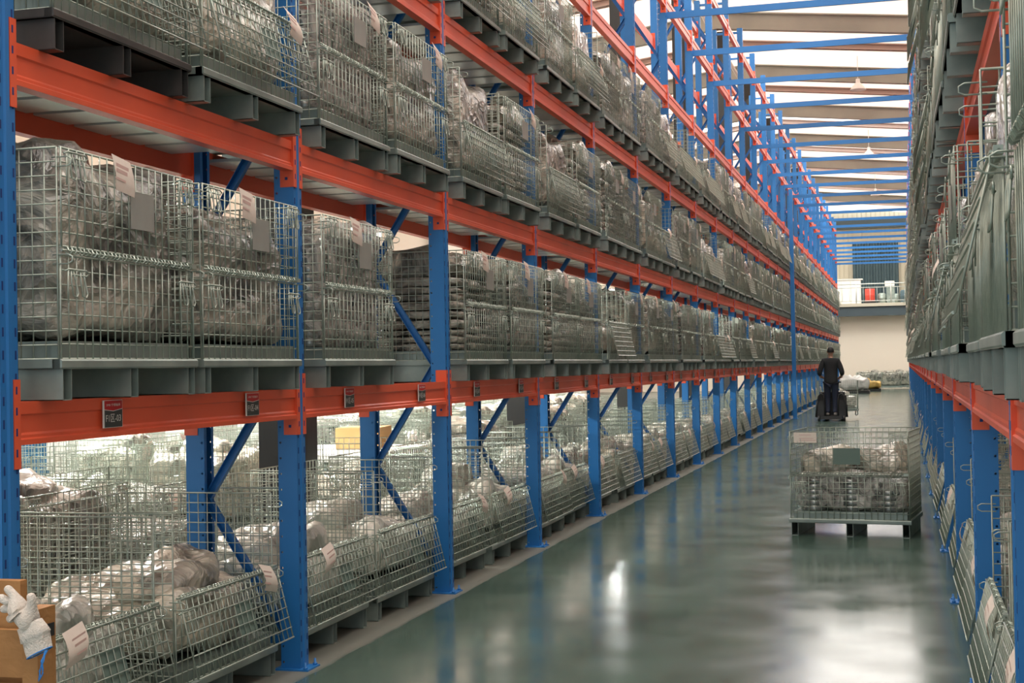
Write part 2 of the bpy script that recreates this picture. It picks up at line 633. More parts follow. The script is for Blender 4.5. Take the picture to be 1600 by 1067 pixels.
me = rafter_mesh(0.42, 0.02).mesh('rafter', RAFT)
me2 = rafter_mesh(0.17, 0.08).mesh('rafter_light', PURL)
for i, yy in enumerate(RAFY):
    o = ob('rafter', me, None, (0, yy, 0)); o['kind'] = 'structure'
    o = ob('rafter_light', me2, None, (0, yy + 3.22, 0)); o['kind'] = 'structure'
b = MB()
b.box(-0.15, 0.15, -0.16, -0.14, 0, 9.5); b.box(-0.15, 0.15, 0.14, 0.16, 0, 9.5); b.box(-0.01, 0.01, -0.14, 0.14, 0, 9.5)
b.box(-0.15, -0.14, -0.15, 0.15, 0, 9.5); b.box(0.14, 0.15, -0.15, 0.15, 0, 9.5)
me = b.mesh('building_column', STEELDK)
for i, yy in enumerate(RAFY):
    for xx in (-4.15, -15.6):
        o = ob('building_column', me, None, (xx, yy, 0)); o['kind'] = 'structure'

# curtain on the mezzanine end wall (wavy sheet), white cabinet, drums, railing
b = MB()
n = 90
for i in range(n + 1):
    xx = -2.55 + 2.45 * i / n
    yv = YU - 0.35 + 0.07 * sin(i * 1.15) + 0.03 * sin(i * 0.37)
    b.v += [(xx, yv, 4.4), (xx, yv, 7.95), (xx, yv + 0.02, 4.4), (xx, yv + 0.02, 7.95)]
for i in range(n):
    a = 4 * i
    b.face([a, a + 4, a + 5, a + 1], 0, True)
    b.face([a + 2, a + 3, a + 7, a + 6], 0, True)
tag(ob('curtain', b.mesh('curtain', CURT)), 'blue-grey hanging curtain behind the mezzanine railing', 'curtain')
b = MB(); b.box(0.95, 3.0, YU - 0.34, YU - 0.3, 4.4, 7.95)
tag(ob('curtain', b.mesh('curtain_right', CURT)), 'second blue-grey curtain, cut off by the right rack', 'curtain')

rail = ob('railing', None, None, (0, Y_END - 0.95, 4.36))
tag(rail, 'pale steel railing along the mezzanine edge', 'railing')
b = MB()
b.tube([(-6, 0, 0.98), (4, 0, 0.98)], 0.028, 8); b.tube([(-6, 0, 0.80), (4, 0, 0.80)], 0.02, 6); b.tube([(-6, 0, 0.12), (4, 0, 0.12)], 0.02, 6)
ob('handrail', b.mesh('handrail', RAIL), rail)
pm = MB().tube([(0, 0, 0), (0, 0, 1.0)], 0.03, 8).mesh('rail_post', RAIL)
bm_ = MB().tube([(0, 0, 0.12), (0, 0, 0.8)], 0.011, 5).mesh('baluster', RAIL)
xx = -5.6
while xx < 4:
    ob('rail_post', pm, rail, (xx, 0, 0))
    for j in range(1, 5):
        ob('baluster', bm_, rail, (xx + j * 0.34, 0, 0))
    xx += 1.7

cab = ob('cabinet', None, None, (-2.75, Y_END + 0.6, 4.36))
tag(cab, 'white slatted cabinet on the mezzanine left of the red drum', 'cabinet')
b = MB(); b.box(-0.75, 0.75, -0.25, 0.25, 0, 1.28); b.box(-0.8, 0.85, -0.3, 0.3, 1.28, 1.33)
ob('cabinet_body', b.mesh('cabinet_body', WHITE), cab)
dm = MB().box(-0.20, 0.20, -0.02, 0, 0.05, 1.2).mesh('cabinet_door', TUBE)
for j in range(3):
    ob('door', dm, cab, (-0.48 + j * 0.48, -0.255, 0))
dr = MB().lathe([(0.24, 0), (0.25, 0.03), (0.245, 0.3), (0.255, 0.32), (0.245, 0.34), (0.25, 0.62), (0.24, 0.66)], 0, 0, 0, 20)
o = tag(ob('drum', dr.mesh('drum', RED), None, (-1.55, Y_END + 0.2, 4.48)), 'red drum on the mezzanine behind the railing', 'drum')
b = MB().box(-0.3, 0.3, -0.3, 0.3, 0, 0.12)
tag(ob('drum_stand', b.mesh('drum_stand', STEELDK), None, (-1.55, Y_END + 0.2, 4.36)), 'low dark stand under the red drum', 'stand')
ms = [(-1.15, 'grey', GALV, .36, .7), (-0.30, 'dark', STEELDK, .4, .65), (0.55, 'grey', GALV, .5, .75), (0.0, 'pale', RAIL, .3, .8)]
for j, (xx, c, mm, ww, hh) in enumerate([(-0.95, 'grey', GALV, .42, .55), (0.14, 'blue-grey', CURT, .40, .68), (0.62, 'pale steel', RAIL, .5, .82)]):
    dr = MB().lathe([(ww * .5, 0), (ww * .52, 0.03), (ww * .5, hh * .5), (ww * .52, hh * .52), (ww * .5, hh * .55), (ww * .48, hh * .9), (ww * .3, hh)], 0, 0, 0, 16)
    tag(ob('drum', dr.mesh('drum_g', mm), None, (xx, Y_END + 0.3, 4.36)), '%s drum on the mezzanine, %s' % (c, ['next right of the red drum', 'between two other drums', 'rightmost by the rack']['grey blue-grey pale steel'.split().index(c.split()[0]) if c.split()[0] != 'pale' else 2]), 'drum')
mc = ob('machine', None, None, (-0.52, Y_END + 0.4, 4.36))
tag(mc, 'upright grey machine with a white top box on the mezzanine', 'machine')
ob('machine_body', MB().box(-0.2, 0.2, -0.2, 0.2, 0, 0.9).lathe([(0.2, 0), (0.2, 0.5)], 0.25, 0, 0, 12).mesh('machine_body', GALV), mc)
ob('top_box', MB().box(-0.28, 0.2, -0.22, 0.22, 0.9, 1.16).mesh('top_box', WHITE), mc)

# ------------------------------------------------------------------ rack parts
# upright frame: two posts, base plates, lacing
HF = 7.95


def post(b, x0, flip=False):
    """open channel, 0.1 deep, from x0 (aisle face) inward; y -0.1..0 ; mats 0 blue, 1 web, 2 slot"""
    s = -1
    xa = x0
    xb = x0 + s * 0.1
    lo, hi = min(xa, xb), max(xa, xb)
    # aisle face with a raised middle rib
    prof_y = [(-0.100, 0), (-0.068, 0), (-0.060, -0.006), (-0.040, -0.006), (-0.032, 0), (0, 0)]
    if flip:
        xf, d = lo, 1
    else:
        xf, d = hi, -1
    n = len(b.v)
    for (yy, dx) in prof_y:
        b.v += [(xf - d * dx * (-1), yy, 0), (xf - d * dx * (-1), yy, HF), (xf + d * 0.004, yy, 0), (xf + d * 0.004, yy, HF)]
    for i in range(5):
        a = n + 4 * i
        b.face([a, a + 4, a + 5, a + 1], 0)
    # webs
    b.box(lo, hi, -0.1, -0.0985, 0, HF, 1)
    b.box(lo, hi, -0.0015, 0, 0, HF, 1)
    # return lips
    xo = hi if flip else lo
    b.box(xo - 0.001, xo + 0.001, -0.1, -0.075, 0, HF, 0)
    b.box(xo - 0.001, xo + 0.001, -0.025, 0, 0, HF, 0)
    return b


def frame_meshes():
    f = post(MB(), 0.0)
    xf = 0.0
    z = 0.06
    while z < HF - 0.05:
        for yy in (-0.088, -0.018):
            f.box(xf - 0.001, xf + 0.0012, yy, yy + 0.008, z, z + 0.030, 2)
        z += 0.0765
    r = post(MB(), -0.5, True)
    z = 0.06
    br = MB()
    nodes = []
    z = 0.17
    side = 0
    while z < HF - 0.2:
        nodes.append((-0.09 if side == 0 else -0.51, z))
        z += 0.655
        side ^= 1
    braces = []
    for (a, c) in zip(nodes[:-1], nodes[1:]):
        q = MB()
        A = Vector((a[0], -0.05, a[1])); B = Vector((c[0], -0.05, c[1]))
        t = (B - A).normalized()
        nn = Vector((-t.z, 0, t.x))
        for (o1, o2, y0, y1) in ((-0.020, -0.018, -0.066, -0.034), (0.018, 0.020, -0.066, -0.034), (-0.020, 0.020, -0.036, -0.034)):
            n = len(q.v)
            for pnt in (A, B):
                for (oo, yy) in ((o1, y0), (o2, y0), (o2, y1), (o1, y1)):
                    v = pnt + nn * oo
                    q.v.append((v.x, yy, v.z))
            for qd in ((0, 1, 2, 3), (7, 6, 5, 4), (0, 4, 5, 1), (1, 5, 6, 2), (2, 6, 7, 3), (3, 7, 4, 0)):
                q.face([n + i for i in qd], 0)
        braces.append(q)
    # horizontal struts low and high
    for zz in (0.12, HF - 0.1):
        q = MB(); q.box(-0.52, -0.08, -0.066, -0.034, zz, zz + 0.04)
        braces.append(q)
    bp = MB()
    bp.box(-0.13, 0.05, -0.125, 0.025, 0, 0.008)
    for (xx, yy) in ((0.03, -0.11), (0.03, 0.01)):
        bp.lathe([(0.012, 0.008), (0.012, 0.018), (0.006, 0.018), (0.006, 0.04)], xx, yy, 0, 6)
    return f, r, braces, bp


ff, fr, fbr, fbp = frame_meshes()
M_post_f = ff.mesh('post_front', [BLUE, WEB, SLOT])
M_post_r = fr.mesh('post_rear', [BLUE, WEB, SLOT])
M_br = [q.mesh('brace', [BLUE]) for q in fbr]
M_bp = fbp.mesh('base_plate', [BLUE])
allb = MB()
for q in fbr:
    allb.add(q)
allb.add(fbp)
fjoin = MB().add(ff).add(fr).add(allb)
M_frame = fjoin.mesh('upright_frame', [BLUE, WEB, SLOT])


def make_frame(side, k, n, near):
    x, y, rz = (XL, YL + k * P, 0) if side == 'left' else (XR, YR - 0.1 + k * P, pi)
    if near:
        o = ob('upright_frame', None, None, (x, y, 0), (0, 0, rz))
        ob('post', M_post_f, o)
        ob('post', M_post_r, o)
        for m in M_br:
            ob('brace', m, o)
        ob('base_plate', M_bp, o)
        ob('base_plate', M_bp, o, (-0.5, 0, 0))
    else:
        o = ob('upright_frame', M_frame, None, (x, y, 0), (0, 0, rz))
    tag(o, 'blue upright frame of the %s rack, %s post from the camera' % (side, ORD[n]), 'rack frame', 'blue upright frames of the %s rack' % side)
    return o


# shelf level: front and rear beam, end connectors, deck
BL = P - 0.1     # clear beam length
hb = BL / 2


def beam_mb(x0, s):
    """box beam with stepped face; x0 = outer face, s=-1 goes inward"""
    pr = [(0, 0), (0, -0.042), (-0.007, -0.048), (-0.007, -0.105), (-0.001, -0.113), (-0.001, -0.123), (0.006, -0.128), (0.006, -0.146), (-0.05, -0.146), (-0.05, 0)]
    if s < 0:
        prof = [(x0 + x - 0.003, z) for x, z in pr]
    else:
        prof = [(x0 - x + 0.003, z) for x, z in pr]
    return MB().prism_y(prof, -hb + 0.004, hb - 0.004, 0)


def conn_mb(x0, s, sgn):
    b = MB()
    y = sgn * hb
    a, c = (y - 0.004, y) if sgn > 0 else (y, y + 0.004)
    xa, xb = sorted((x0, x0 + s * 0.068))
    b.box(xa, xb, a, c, -0.225, 0.075)
    # flange wrapped over the aisle face of the post
    y0, y1 = sorted((y - sgn * 0.004, y + sgn * 0.034))
    xa, xb = sorted((x0, x0 - s * 0.004))
    b.box(xa, xb, y0, y1, -0.225, 0.075)
    for zz in (-0.185, -0.115, -0.045, 0.025):
        ya, yb = sorted((y + sgn * 0.014, y + sgn * 0.023))
        b.box(min(xa, xb) - 0.0006, max(xa, xb) + 0.0006, ya, yb, zz, zz + 0.026, 1)
    b.box(x0 + s * 0.035 - 0.007, x0 + s * 0.035 + 0.007, y - 0.005 - 0.0, y + 0.005, -0.19, -0.176, 1)
    return b


FB = beam_mb(0, -1)
RB = beam_mb(-0.6, 1)
CF = [conn_mb(0.001, -1, s) for s in (-1, 1)]
CR = [conn_mb(-0.601, 1, s) for s in (-1, 1)]
DK = MB()
yy = -hb + 0.03
while yy + 0.25 < hb:
    DK.box(-0.545, -0.055, yy, yy + 0.25, -0.062, -0.045)
    yy += 0.30
M_fb, M_rb = FB.mesh('front_beam', ORANGE), RB.mesh('rear_beam', ORANGE)
M_cf = [c.mesh('connector', [ORANGE, SLOT]) for c in CF]
M_cr = [c.mesh('connector', [ORANGE, SLOT]) for c in CR]
M_dk = DK.mesh('deck', DECK)
J = MB().add(FB).add(RB)
for c in CF + CR:
    J.add(c)
J_nodeck = MB().add(J)
J.add(DK, None, {0: 2})
M_shelf = J.mesh('rack_shelf', [ORANGE, SLOT, DECK])
M_shelf_nd = J_nodeck.mesh('rack_shelf_open', [ORANGE, SLOT])

# sign on the first level: red head, white chevron line, dark field
SB = MB()
SB.box(0.008, 0.0095, -0.052, 0.052, -0.132, -0.006, 0)


def sign_meshes(txt):
    out = []
    b = MB()
    b.box(0.004, 0.0075, -0.054, 0.052, -0.130, -0.008, 0)
    out.append(('sign_board', b, [SIGNWHITE]))
    b = MB()
    n = len(b.v)
    b.v += [(0.0082, -0.048, -0.010), (0.0082, 0.05, -0.010), (0.0082, 0.05, -0.046), (0.0082, 0.0, -0.055), (0.0082, -0.048, -0.048)]
    b.face([0, 1, 2, 3, 4][::-1], 0)
    b.v += [(0.0082, -0.048, -0.051), (0.0082, 0.0, -0.058), (0.0082, 0.05, -0.049), (0.0082, 0.05, -0.128), (0.0082, -0.048, -0.128)]
    b.face([5, 6, 7, 8, 9][::-1], 1)
    out.append(('sign_field', b, [SIGNRED, SIGNDARK]))
    R = Matrix(((0, 0, 1, 0.0087), (1, 0, 0, 0.0), (0, 1, 0, 0), (0, 0, 0, 1)))
    t = MB()
    T1 = text_mb(txt, 0.042, 0, 0.62)
    t.add(T1, Matrix.Translation((0, 0, -0.090)) @ R)
    T2 = text_mb('SMB 宁德轴承', 0.0135, 0, 0.95)
    t.add(T2, Matrix.Translation((0, 0, -0.030)) @ R)
    out.append(('lettering', t, [SIGNWHITE]))
    for nm, b, mm in out:
        b.v = [(x, y * 1.28, z * 0.84 - 0.003) for (x, y, z) in b.v]
    return out


def make_shelf(side, k, n, lev, near, signs=None, deck=True):
    z = LV[lev]
    if side == 'left':
        x, y, rz = XL, YL + k * P + hb, 0
    else:
        x, y, rz = XR, YR + k * P + hb, pi
    if near:
        o = ob('rack_shelf', None, None, (x, y, z), (0, 0, rz))
        f = ob('front_beam', M_fb, o)
        r = ob('rear_beam', M_rb, o)
        for m in M_cf:
            ob('connector', m, f)
        for m in M_cr:
            ob('connector', m, r)
        if deck:
            ob('deck', M_dk, o)
    else:
        o = ob('rack_shelf', M_shelf if deck else M_shelf_nd, None, (x, y, z), (0, 0, rz))
    tag(o, 'orange beam shelf, %s level of the %s rack, %s bay from the camera' % (LNAME[lev], side, ORD[n]), 'rack shelf',
        'orange shelf levels of the %s rack' % side)
    if signs:
        for (yo, txt) in signs:
            s = None
            for (nm, b, mm) in sign_meshes(txt):
                m = b.mesh(nm, mm)
                if s is None:
                    s = ob('sign', m, o, (0, yo, 0))
                else:
                    # keep to three levels: colour field and lettering are sub-parts of the sign
                    ob(nm, m, s)
            s['label'] = 'red and black bay sign reading ' + txt
    return o


# ------------------------------------------------------------------ wire mesh containers
CW, CD, CH = 1.0, 0.80, 0.87     # width (y), depth (x), height


def wires_yz(b, x, y0, y1, z0, z1, sy, sz, r, n, rim=True):
    """grid in the YZ plane at x"""
    k = max(1, round((y1 - y0) / sy)); l = max(1, round((z1 - z0) / sz))
    for i in range(k + 1):
        yy = y0 + (y1 - y0) * i / k
        rr = r * 1.35 if i in (0, k) else r
        b.tube([(x, yy, z0), (x, yy, z1)], rr, n)
    for j in range(l + 1):
        zz = z0 + (z1 - z0) * j / l
        rr = r * 1.5 if j in (0, l) else r
        b.tube([(x - r * 1.6, y0, zz), (x - r * 1.6, y1, zz)], rr, n)


def wires_xz(b, y, x0, x1, z0, z1, sx, sz, r, n):
    k = max(1, round((x1 - x0) / sx)); l = max(1, round((z1 - z0) / sz))
    for i in range(k + 1):
        xx = x0 + (x1 - x0) * i / k
        rr = r * 1.35 if i in (0, k) else r
        b.tube([(xx, y, z0), (xx, y, z1)], rr, n)
    for j in range(l + 1):
        zz = z0 + (z1 - z0) * j / l
        rr = r * 1.5 if j in (0, l) else r
        b.tube([(x0, y, zz), (x1, y, zz)], rr, n)


def rotY(b, px, pz, ang):
    """swing about the Y axis through (px, pz)"""
    c, s_ = cos(ang), sin(ang)
    out = []
    for (x, y, z) in b.v:
        dx, dz = x - px, z - pz
        out.append((px + dx * c + dz * s_, y, pz - dx * s_ + dz * c))
    b.v = out
    return b


def container_parts(n, coarse=False):
    """dict of MB, local: front face at x=0, feet at z=0, centre y=0"""
    r = 0.0027
    sp = 0.05 if not coarse else 0.05
    d = {}
    base = MB()
    for yy in (-0.455, 0.0, 0.455):
        w2 = 0.028
        base.box(-CD + 0.02, 0.0, yy - w2, yy - w2 + 0.003, 0, 0.108)
        base.box(-CD + 0.02, 0.0, yy + w2 - 0.003, yy + w2, 0, 0.108)
        base.box(-CD + 0.02, 0.0, yy - w2, yy + w2, 0.0, 0.003)
    base.box(-CD, 0.004, -CW / 2, CW / 2, 0.108, 0.112)
    for (xa, xb) in ((-0.03, 0.008), (-CD - 0.004, -CD + 0.03)):
        base.prism_y([(xa, 0.108), (xb - 0.006, 0.108), (xb, 0.114), (xb, 0.136), (xb - 0.006, 0.142), (xa, 0.142)], -CW / 2, CW / 2)
    base.box(-CD, 0, -CW / 2, -CW / 2 + 0.03, 0.108, 0.142)
    base.box(-CD, 0, CW / 2 - 0.03, CW / 2, 0.108, 0.142)
    d['base'] = base
    z0 = 0.143
    for s, nm in ((-1, 'side_panel'), (1, 'side_panel2')):
        q = MB()
        wires_xz(q, s * 0.488, -CD + 0.012, -0.012, z0, CH, sp, sp, r, n)
        # loops that stick out past the front edge
        for zz in (CH - 0.035, 0.50):
            q.tube([(-0.03, s * 0.488, zz), (0.03, s * 0.488, zz), (0.045, s * 0.488, zz - 0.008), (0.045, s * 0.488, zz - 0.024), (0.03, s * 0.488, zz - 0.032), (-0.03, s * 0.488, zz - 0.032)], r, n)
        d[nm] = q
    q = MB(); wires_yz(q, -CD + 0.008, -0.485, 0.485, z0, CH, sp, sp, r, n); d['back_panel'] = q
    q = MB(); wires_yz(q, -0.004, -0.485, 0.485, z0, 0.50, sp, sp, r, n); d['front_panel'] = q
    # gate up / folded
    q = MB(); wires_yz(q, 0.0, -0.482, 0.482, 0.53, CH, sp, sp, r, n); d['gate_up'] = q
    q = MB(); wires_yz(q, 0.0, -0.482, 0.482, 0.53, CH, sp, sp, r, n)
    rotY(q, 0.006, 0.52, pi - radians(14)); d['gate_down'] = q
    # spring coil
    q = MB()
    pts = []
    turns = 34 if not coarse else 14
    for i in range(turns * 5 + 1):
        a = 2 * pi * i / 5
        pts.append((0.003 + 0.011 * cos(a), -0.46 + 0.90 * i / (turns * 5), 0.516 + 0.011 * sin(a)))
    q.tube(pts, 0.0028, 3 if coarse else 4)
    q.tube([(0.003, -0.485, 0.516), (0.003, 0.485, 0.516)], 0.004, n)
    q.box(-0.006, 0.014, 0.445, 0.485, 0.508, 0.526)
    d['hinge_spring'] = q

    def latch(y, z):
        q = MB()
        q.tube([(0.004, y - 0.07, z), (0.014, y - 0.06, z + 0.006), (0.014, y + 0.05, z + 0.006), (0.016, y + 0.065, z - 0.004), (0.014, y + 0.05, z - 0.014), (0.012, y - 0.05, z - 0.012)], 0.0036, 5)
        for dy in (-0.045, 0.015):
            q.tube([(0.012, y + dy, z + 0.006), (0.018, y + dy - 0.006, z - 0.03), (0.020, y + dy + 0.002, z - 0.085), (0.022, y + dy + 0.022, z - 0.09), (0.020, y + dy + 0.034, z - 0.075), (0.016, y + dy + 0.022, z - 0.03), (0.012, y + dy + 0.012, z + 0.004)], 0.0032, 5)
        q.tube([(0.012, y - 0.062, z), (0.014, y - 0.066, z - 0.11)], 0.003, 5)
        return q
    d['latch_low'] = [latch(-0.40, 0.445), latch(0.41, 0.445)]
    d['latch_high'] = [latch(-0.40, CH - 0.02), latch(0.41, CH - 0.02)]
    # number plate
    q = MB(); q.box(0.004, 0.006, -0.02, 0.155, 0.63, 0.77); d['plate_up'] = q
    q = MB(); q.box(0.004, 0.006, -0.02, 0.155, 0.63, 0.77); rotY(q, 0.006, 0.52, pi - radians(14)); d['plate_down'] = q

    def tagm(y, z, tilt, bend, out):
        q = MB()
        W, H = 0.135, 0.13
        c, s_ = cos(tilt), sin(tilt)
        NN = 5
        for thick in (0.0, 0.0006):
            for i in range(NN + 1):
                t = i / NN
                for w_ in (-W / 2, W / 2):
                    yy = y + w_ * c - (-t * H) * s_ * -1
                    zz = z - t * H * c + w_ * s_
                    xx = out + bend * sin(t * pi * 0.8) + 0.05 * out * t + thick
                    q.v.append((xx, yy, zz))
        off = 2 * (NN + 1)
        for i in range(NN):
            a = 2 * i
            q.face([a, a + 1, a + 3, a + 2], 0, True)
            a += off
            q.face([a + 1, a, a + 2, a + 3], 0, True)
        # faded print lines
        for i, zz in enumerate((0.035, 0.055, 0.085)):
            t = zz / H
            xx = out + bend * sin(t * pi * 0.8) + 0.05 * out * t + 0.0012
            n0 = len(q.v)
            hh = 0.007 if i < 2 else 0.004
            for (w_, dz) in ((-0.045, hh), (0.045 - i * 0.012, hh), (0.045 - i * 0.012, -hh), (-0.045, -hh)):
                q.v.append((xx + 0.0004, y + w_ * c + zz * s_, z - zz * c + dz + w_ * s_))
            q.face([n0, n0 + 1, n0 + 2, n0 + 3][::-1], 1)
        return q
    d['tag_up'] = tagm(-0.10, CH + 0.012, radians(-7), 0.012, 0.012)
    d['tag_up2'] = tagm(0.22, CH + 0.01, radians(-12), 0.02, 0.012)
    d['tag_down'] = tagm(-0.20, 0.545, radians(10), 0.035, 0.035)
    d['tag_down2'] = tagm(0.30, 0.55, radians(-12), 0.03, 0.035)
    d['tray'] = MB().box(-CD + 0.03, -0.022, -0.465, 0.465, 0.113, 0.205)
    return d


ND = container_parts(5)
NM = {}
for k_, v_ in ND.items():
    if isinstance(v_, list):
        NM[k_] = [q.mesh(k_, WIRE) for q in v_]
    elif k_ == 'base':
        NM[k_] = v_.mesh(k_, GALV)
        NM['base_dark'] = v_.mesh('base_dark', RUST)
    elif k_ == 'tray':
        NM[k_] = v_.mesh(k_, GALV)
    elif k_.startswith('plate'):
        NM[k_] = v_.mesh(k_, PLATE if 'up' in k_ else PLATEG)
    elif k_.startswith('tag'):
        NM[k_] = v_.mesh(k_, [PAPER, INK])
    else:
        NM[k_] = v_.mesh(k_, WIRE)
FD = container_parts(3, True)
CM = [WIRE, GALV, PLATE, PAPER, INK]


def far_mb(opened, tg, plate=True):
    b = MB()
    b.add(FD['base'], None, {0: 1}).add(FD['tray'], None, {0: 1})
    for k_ in ('side_panel', 'side_panel2', 'back_panel', 'front_panel', 'hinge_spring', 'gate_down' if opened else 'gate_up'):
        b.add(FD[k_])
    for q in FD['latch_low'] + ([] if opened else FD['latch_high']):
        b.add(q)
    if plate:
        b.add(FD['plate_down' if opened else 'plate_up'], None, {0: 2})
    if tg:
        b.add(FD[('tag_down', 'tag_down2')[tg - 1] if opened else ('tag_up', 'tag_up2')[tg - 1]], None, {0: 3, 1: 4})
    return b


FARMB = {(o_, t_): far_mb(o_, t_) for o_ in (False, True) for t_ in (0, 1, 2)}
FARM = {k_: v_.mesh('container', CM) for k_, v_ in FARMB.items()}


def make_container(x, y, z, rz, opened, tg, parts, label, group, plate=True, dark=False):
    if not parts:
        o = ob('wire_mesh_container', FARM[(opened, tg)], None, (x, y, z), (0, 0, rz))
    else:
        o = ob('wire_mesh_container', None, None, (x, y, z), (0, 0, rz))
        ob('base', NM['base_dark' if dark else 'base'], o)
        ob('side_panel', NM['side_panel'], o); ob('side_panel', NM['side_panel2'], o)
        ob('back_panel', NM['back_panel'], o); ob('front_panel', NM['front_panel'], o)
        ob('tray', NM['tray'], o)
        g = ob('gate', NM['gate_down' if opened else 'gate_up'], o)
        g['label'] = 'folding mesh gate, ' + ('folded down' if opened else 'shut')
        ob('hinge_spring', NM['hinge_spring'], o)
        for m in NM['latch_low']:
            ob('latch', m, o)
        if not opened:
            for m in NM['latch_high']:
                ob('latch', m, o)
        if plate:
            ob('number_plate', NM['plate_down' if opened else 'plate_up'], g)
        if tg:
            t = ob('paper_tag', NM[('tag_down', 'tag_down2')[tg - 1] if opened else ('tag_up', 'tag_up2')[tg - 1]], g)
            t['label'] = 'pink-beige paper tag'
    tag(o, label, 'container', group)
    return o


# ------------------------------------------------------------------ loads that sit inside the containers
def ring_profile(r, n, h):
    pr = []
    for i in range(n):
        z = i * h
        pr += [(r * 0.93, z), (r, z + h * 0.15), (r, z + h * 0.8), (r * 0.93, z + h * 0.95)]
    return pr


def load_tall(seed, h=0.62, m=0):
    b = MB()
    b.lump(0.92, 0.72, h, seed, 0.0, 0, 0, 44, 24, 0, 0.05, 0.30)
    b.lump(0.45, 0.5, 0.20, seed + 31, h - 0.12, 0.05, -0.18 + 0.1 * (seed % 3), 24, 12, 0, 0.06, 0.7)
    return {'bag': (b, [m])}


def load_rings(seed, ncol=4, h=0.48, film=True, top=0.0):
    rnd = random.Random(seed)
    stacks = []
    r = 0.46 / ncol
    rows = 3
    for i in range(ncol):
        for j in range(rows):
            q = MB()
            cy = -0.46 + r + i * 2 * r * 1.0
            cx = -0.26 + j * 0.26
            nn = int(h / 0.045) - rnd.randint(0, 2)
            q.lathe(ring_profile(min(r, 0.125) * 0.95, nn, 0.045), cx, cy, 0.0, 14)
            stacks.append(q)
    d = {'ring_stack': (stacks, [RING])}
    b = MB().lump(0.935, 0.735, h + 0.06, seed + 5, 0.0, 0, 0, 44, 24, 0, 0.035, 0.22)
    d['film_bag'] = (b, [FILM])
    if top:
        t = MB().lump(0.8, 0.62, top, seed + 9, h + 0.03, 0, 0.02, 30, 14, 0, 0.06, 0.5)
        d['bag'] = (t, [BAGB])
    return d


def load_low(seed, mm=0, h=0.30):
    rnd = random.Random(seed)
    b = MB()
    b.lump(0.92, 0.72, h, seed, 0, 0, 0, 40, 18, 0, 0.05, 0.35)
    for j in range(4):
        b.lump(rnd.uniform(0.35, 0.5), rnd.uniform(0.3, 0.42), rnd.uniform(0.16, 0.26), seed + j * 3 + 11, h - 0.1,
               rnd.uniform(-0.13, 0.13), rnd.uniform(-0.2, 0.2), 24, 12, 0, 0.05, 0.75)
    return {'bag': (b, [mm])}


def load_boxes(seed):
    """flat bundles piled in uneven columns, wrapped"""
    rnd = random.Random(seed)
    b = MB()
    for i in range(3):
        z = 0
        while z < 0.5:
            hh = rnd.uniform(0.04, 0.07)
            b.lump(0.29, 0.68 * rnd.uniform(0.93, 1), hh, seed + z * 9, z, 0, -0.31 + i * 0.31, 20, 6, 0, 0.012, 0.25)
            z += hh + 0.004
    t = MB().lump(0.9, 0.7, 0.22, seed + 3, 0.5, 0, 0, 30, 14, 0, 0.07, 0.45)
    return {'bundle_column': (b, [BAGA]), 'bag': (t, [BAGB])}


LOADS = [load_tall(1, 0.66, BAGA), load_rings(2, 4, 0.50, top=0.16), load_tall(3, 0.60, BAGB), load_boxes(4), load_rings(5, 5, 0.60), load_tall(6, 0.70, BAGA),
         load_tall(12, 0.55, BAGC)]
LOWS = [load_low(21, BAGC, 0.28), load_low(22, BAGB, 0.34), load_low(23, BAGC, 0.36), load_rings(24, 4, 0.30), load_low(25, BAGA, 0.30)]
LOADN = ['tall grey bag', 'bagged ring stacks', 'tall beige bag', 'wrapped bundles',
         'stacked bagged rings', 'high grey bag', 'pale plastic bag']
LOWN = ['low pale bags', 'low beige bags', 'heaped pale bags', 'low bagged rings', 'low grey bags']


def finish_load(d):
    near, join, mats = {}, MB(), []
    for nm, (b, mm) in d.items():
        base = len(mats)
        mats += mm
        bs = b if isinstance(b, list) else [b]
        near[nm] = [q.mesh(nm, mm) for q in bs]
        for q in bs:
            join.add(q, None, {i: i + base for i in range(len(mm))})
    return near, join.mesh('wrapped_load', mats), join, mats


LOADF = [finish_load(d) for d in LOADS]
LOWF = [finish_load(d) for d in LOWS]


def make_load(x, y, z, rz, low, idx, parts, place, group, sc=1.0):
    F = LOWF if low else LOADF
    N = LOWN if low else LOADN
    near, joined, _, _ = F[idx]
    c, s_ = cos(rz), sin(rz)
    lx = -CD / 2 - 0.0
    ox, oy = x + c * lx, y + s_ * lx
    zz = z + 0.206
    if parts and len(near) + len(list(near.values())[0]) > 2:
        o = ob('wrapped_load', None, None, (ox, oy, zz), (0, 0, rz))
        for nm, ms_ in near.items():
            for m in ms_:
                ob(nm, m, o)
    else:
        o = ob('wrapped_load', joined, None, (ox, oy, zz), (0, 0, rz))
    o.scale = (1, 1, sc)
    tag(o, N[idx] + ' in container ' + place, 'wrapped goods', group)
    return o


# ------------------------------------------------------------------ populate both racks
RNG = random.Random(11)
# which cage has its gate folded down: (side, row, bay, slot) where bay -1 is the first one in view
OPEN = {('left', 2, -1, 0): True, ('left', 2, -1, 1): True, ('left', 2, 0, 0): False, ('left', 2, 0, 1): False, ('left', 2, 1, 0): True,
        ('left', 2, 1, 1): False, ('left', 2, 2, 0): True, ('left', 2, 2, 1): False,
        ('left', 3, 1, 0): True, ('left', 3, 1, 1): True, ('left', 3, 2, 0): False, ('left', 3, 2, 1): True, ('left', 3, 3, 0): False, ('left', 3, 3, 1): False,
        ('left', 1, 3, 0): True, ('left', 1, 3, 1): False, ('left', 1, 7, 0): True, ('left', 1, 8, 1): True,
        ('right', 1, 0, 0): True, ('right', 1, 0, 1): False, ('right', 1, -1, 1): True, ('right', 1, -1, 0): False, ('right', 2, 0, 0): False, ('right', 2, 0, 1): True,
        ('right', 2, 1, 0): False, ('right', 1, 1, 0): True}
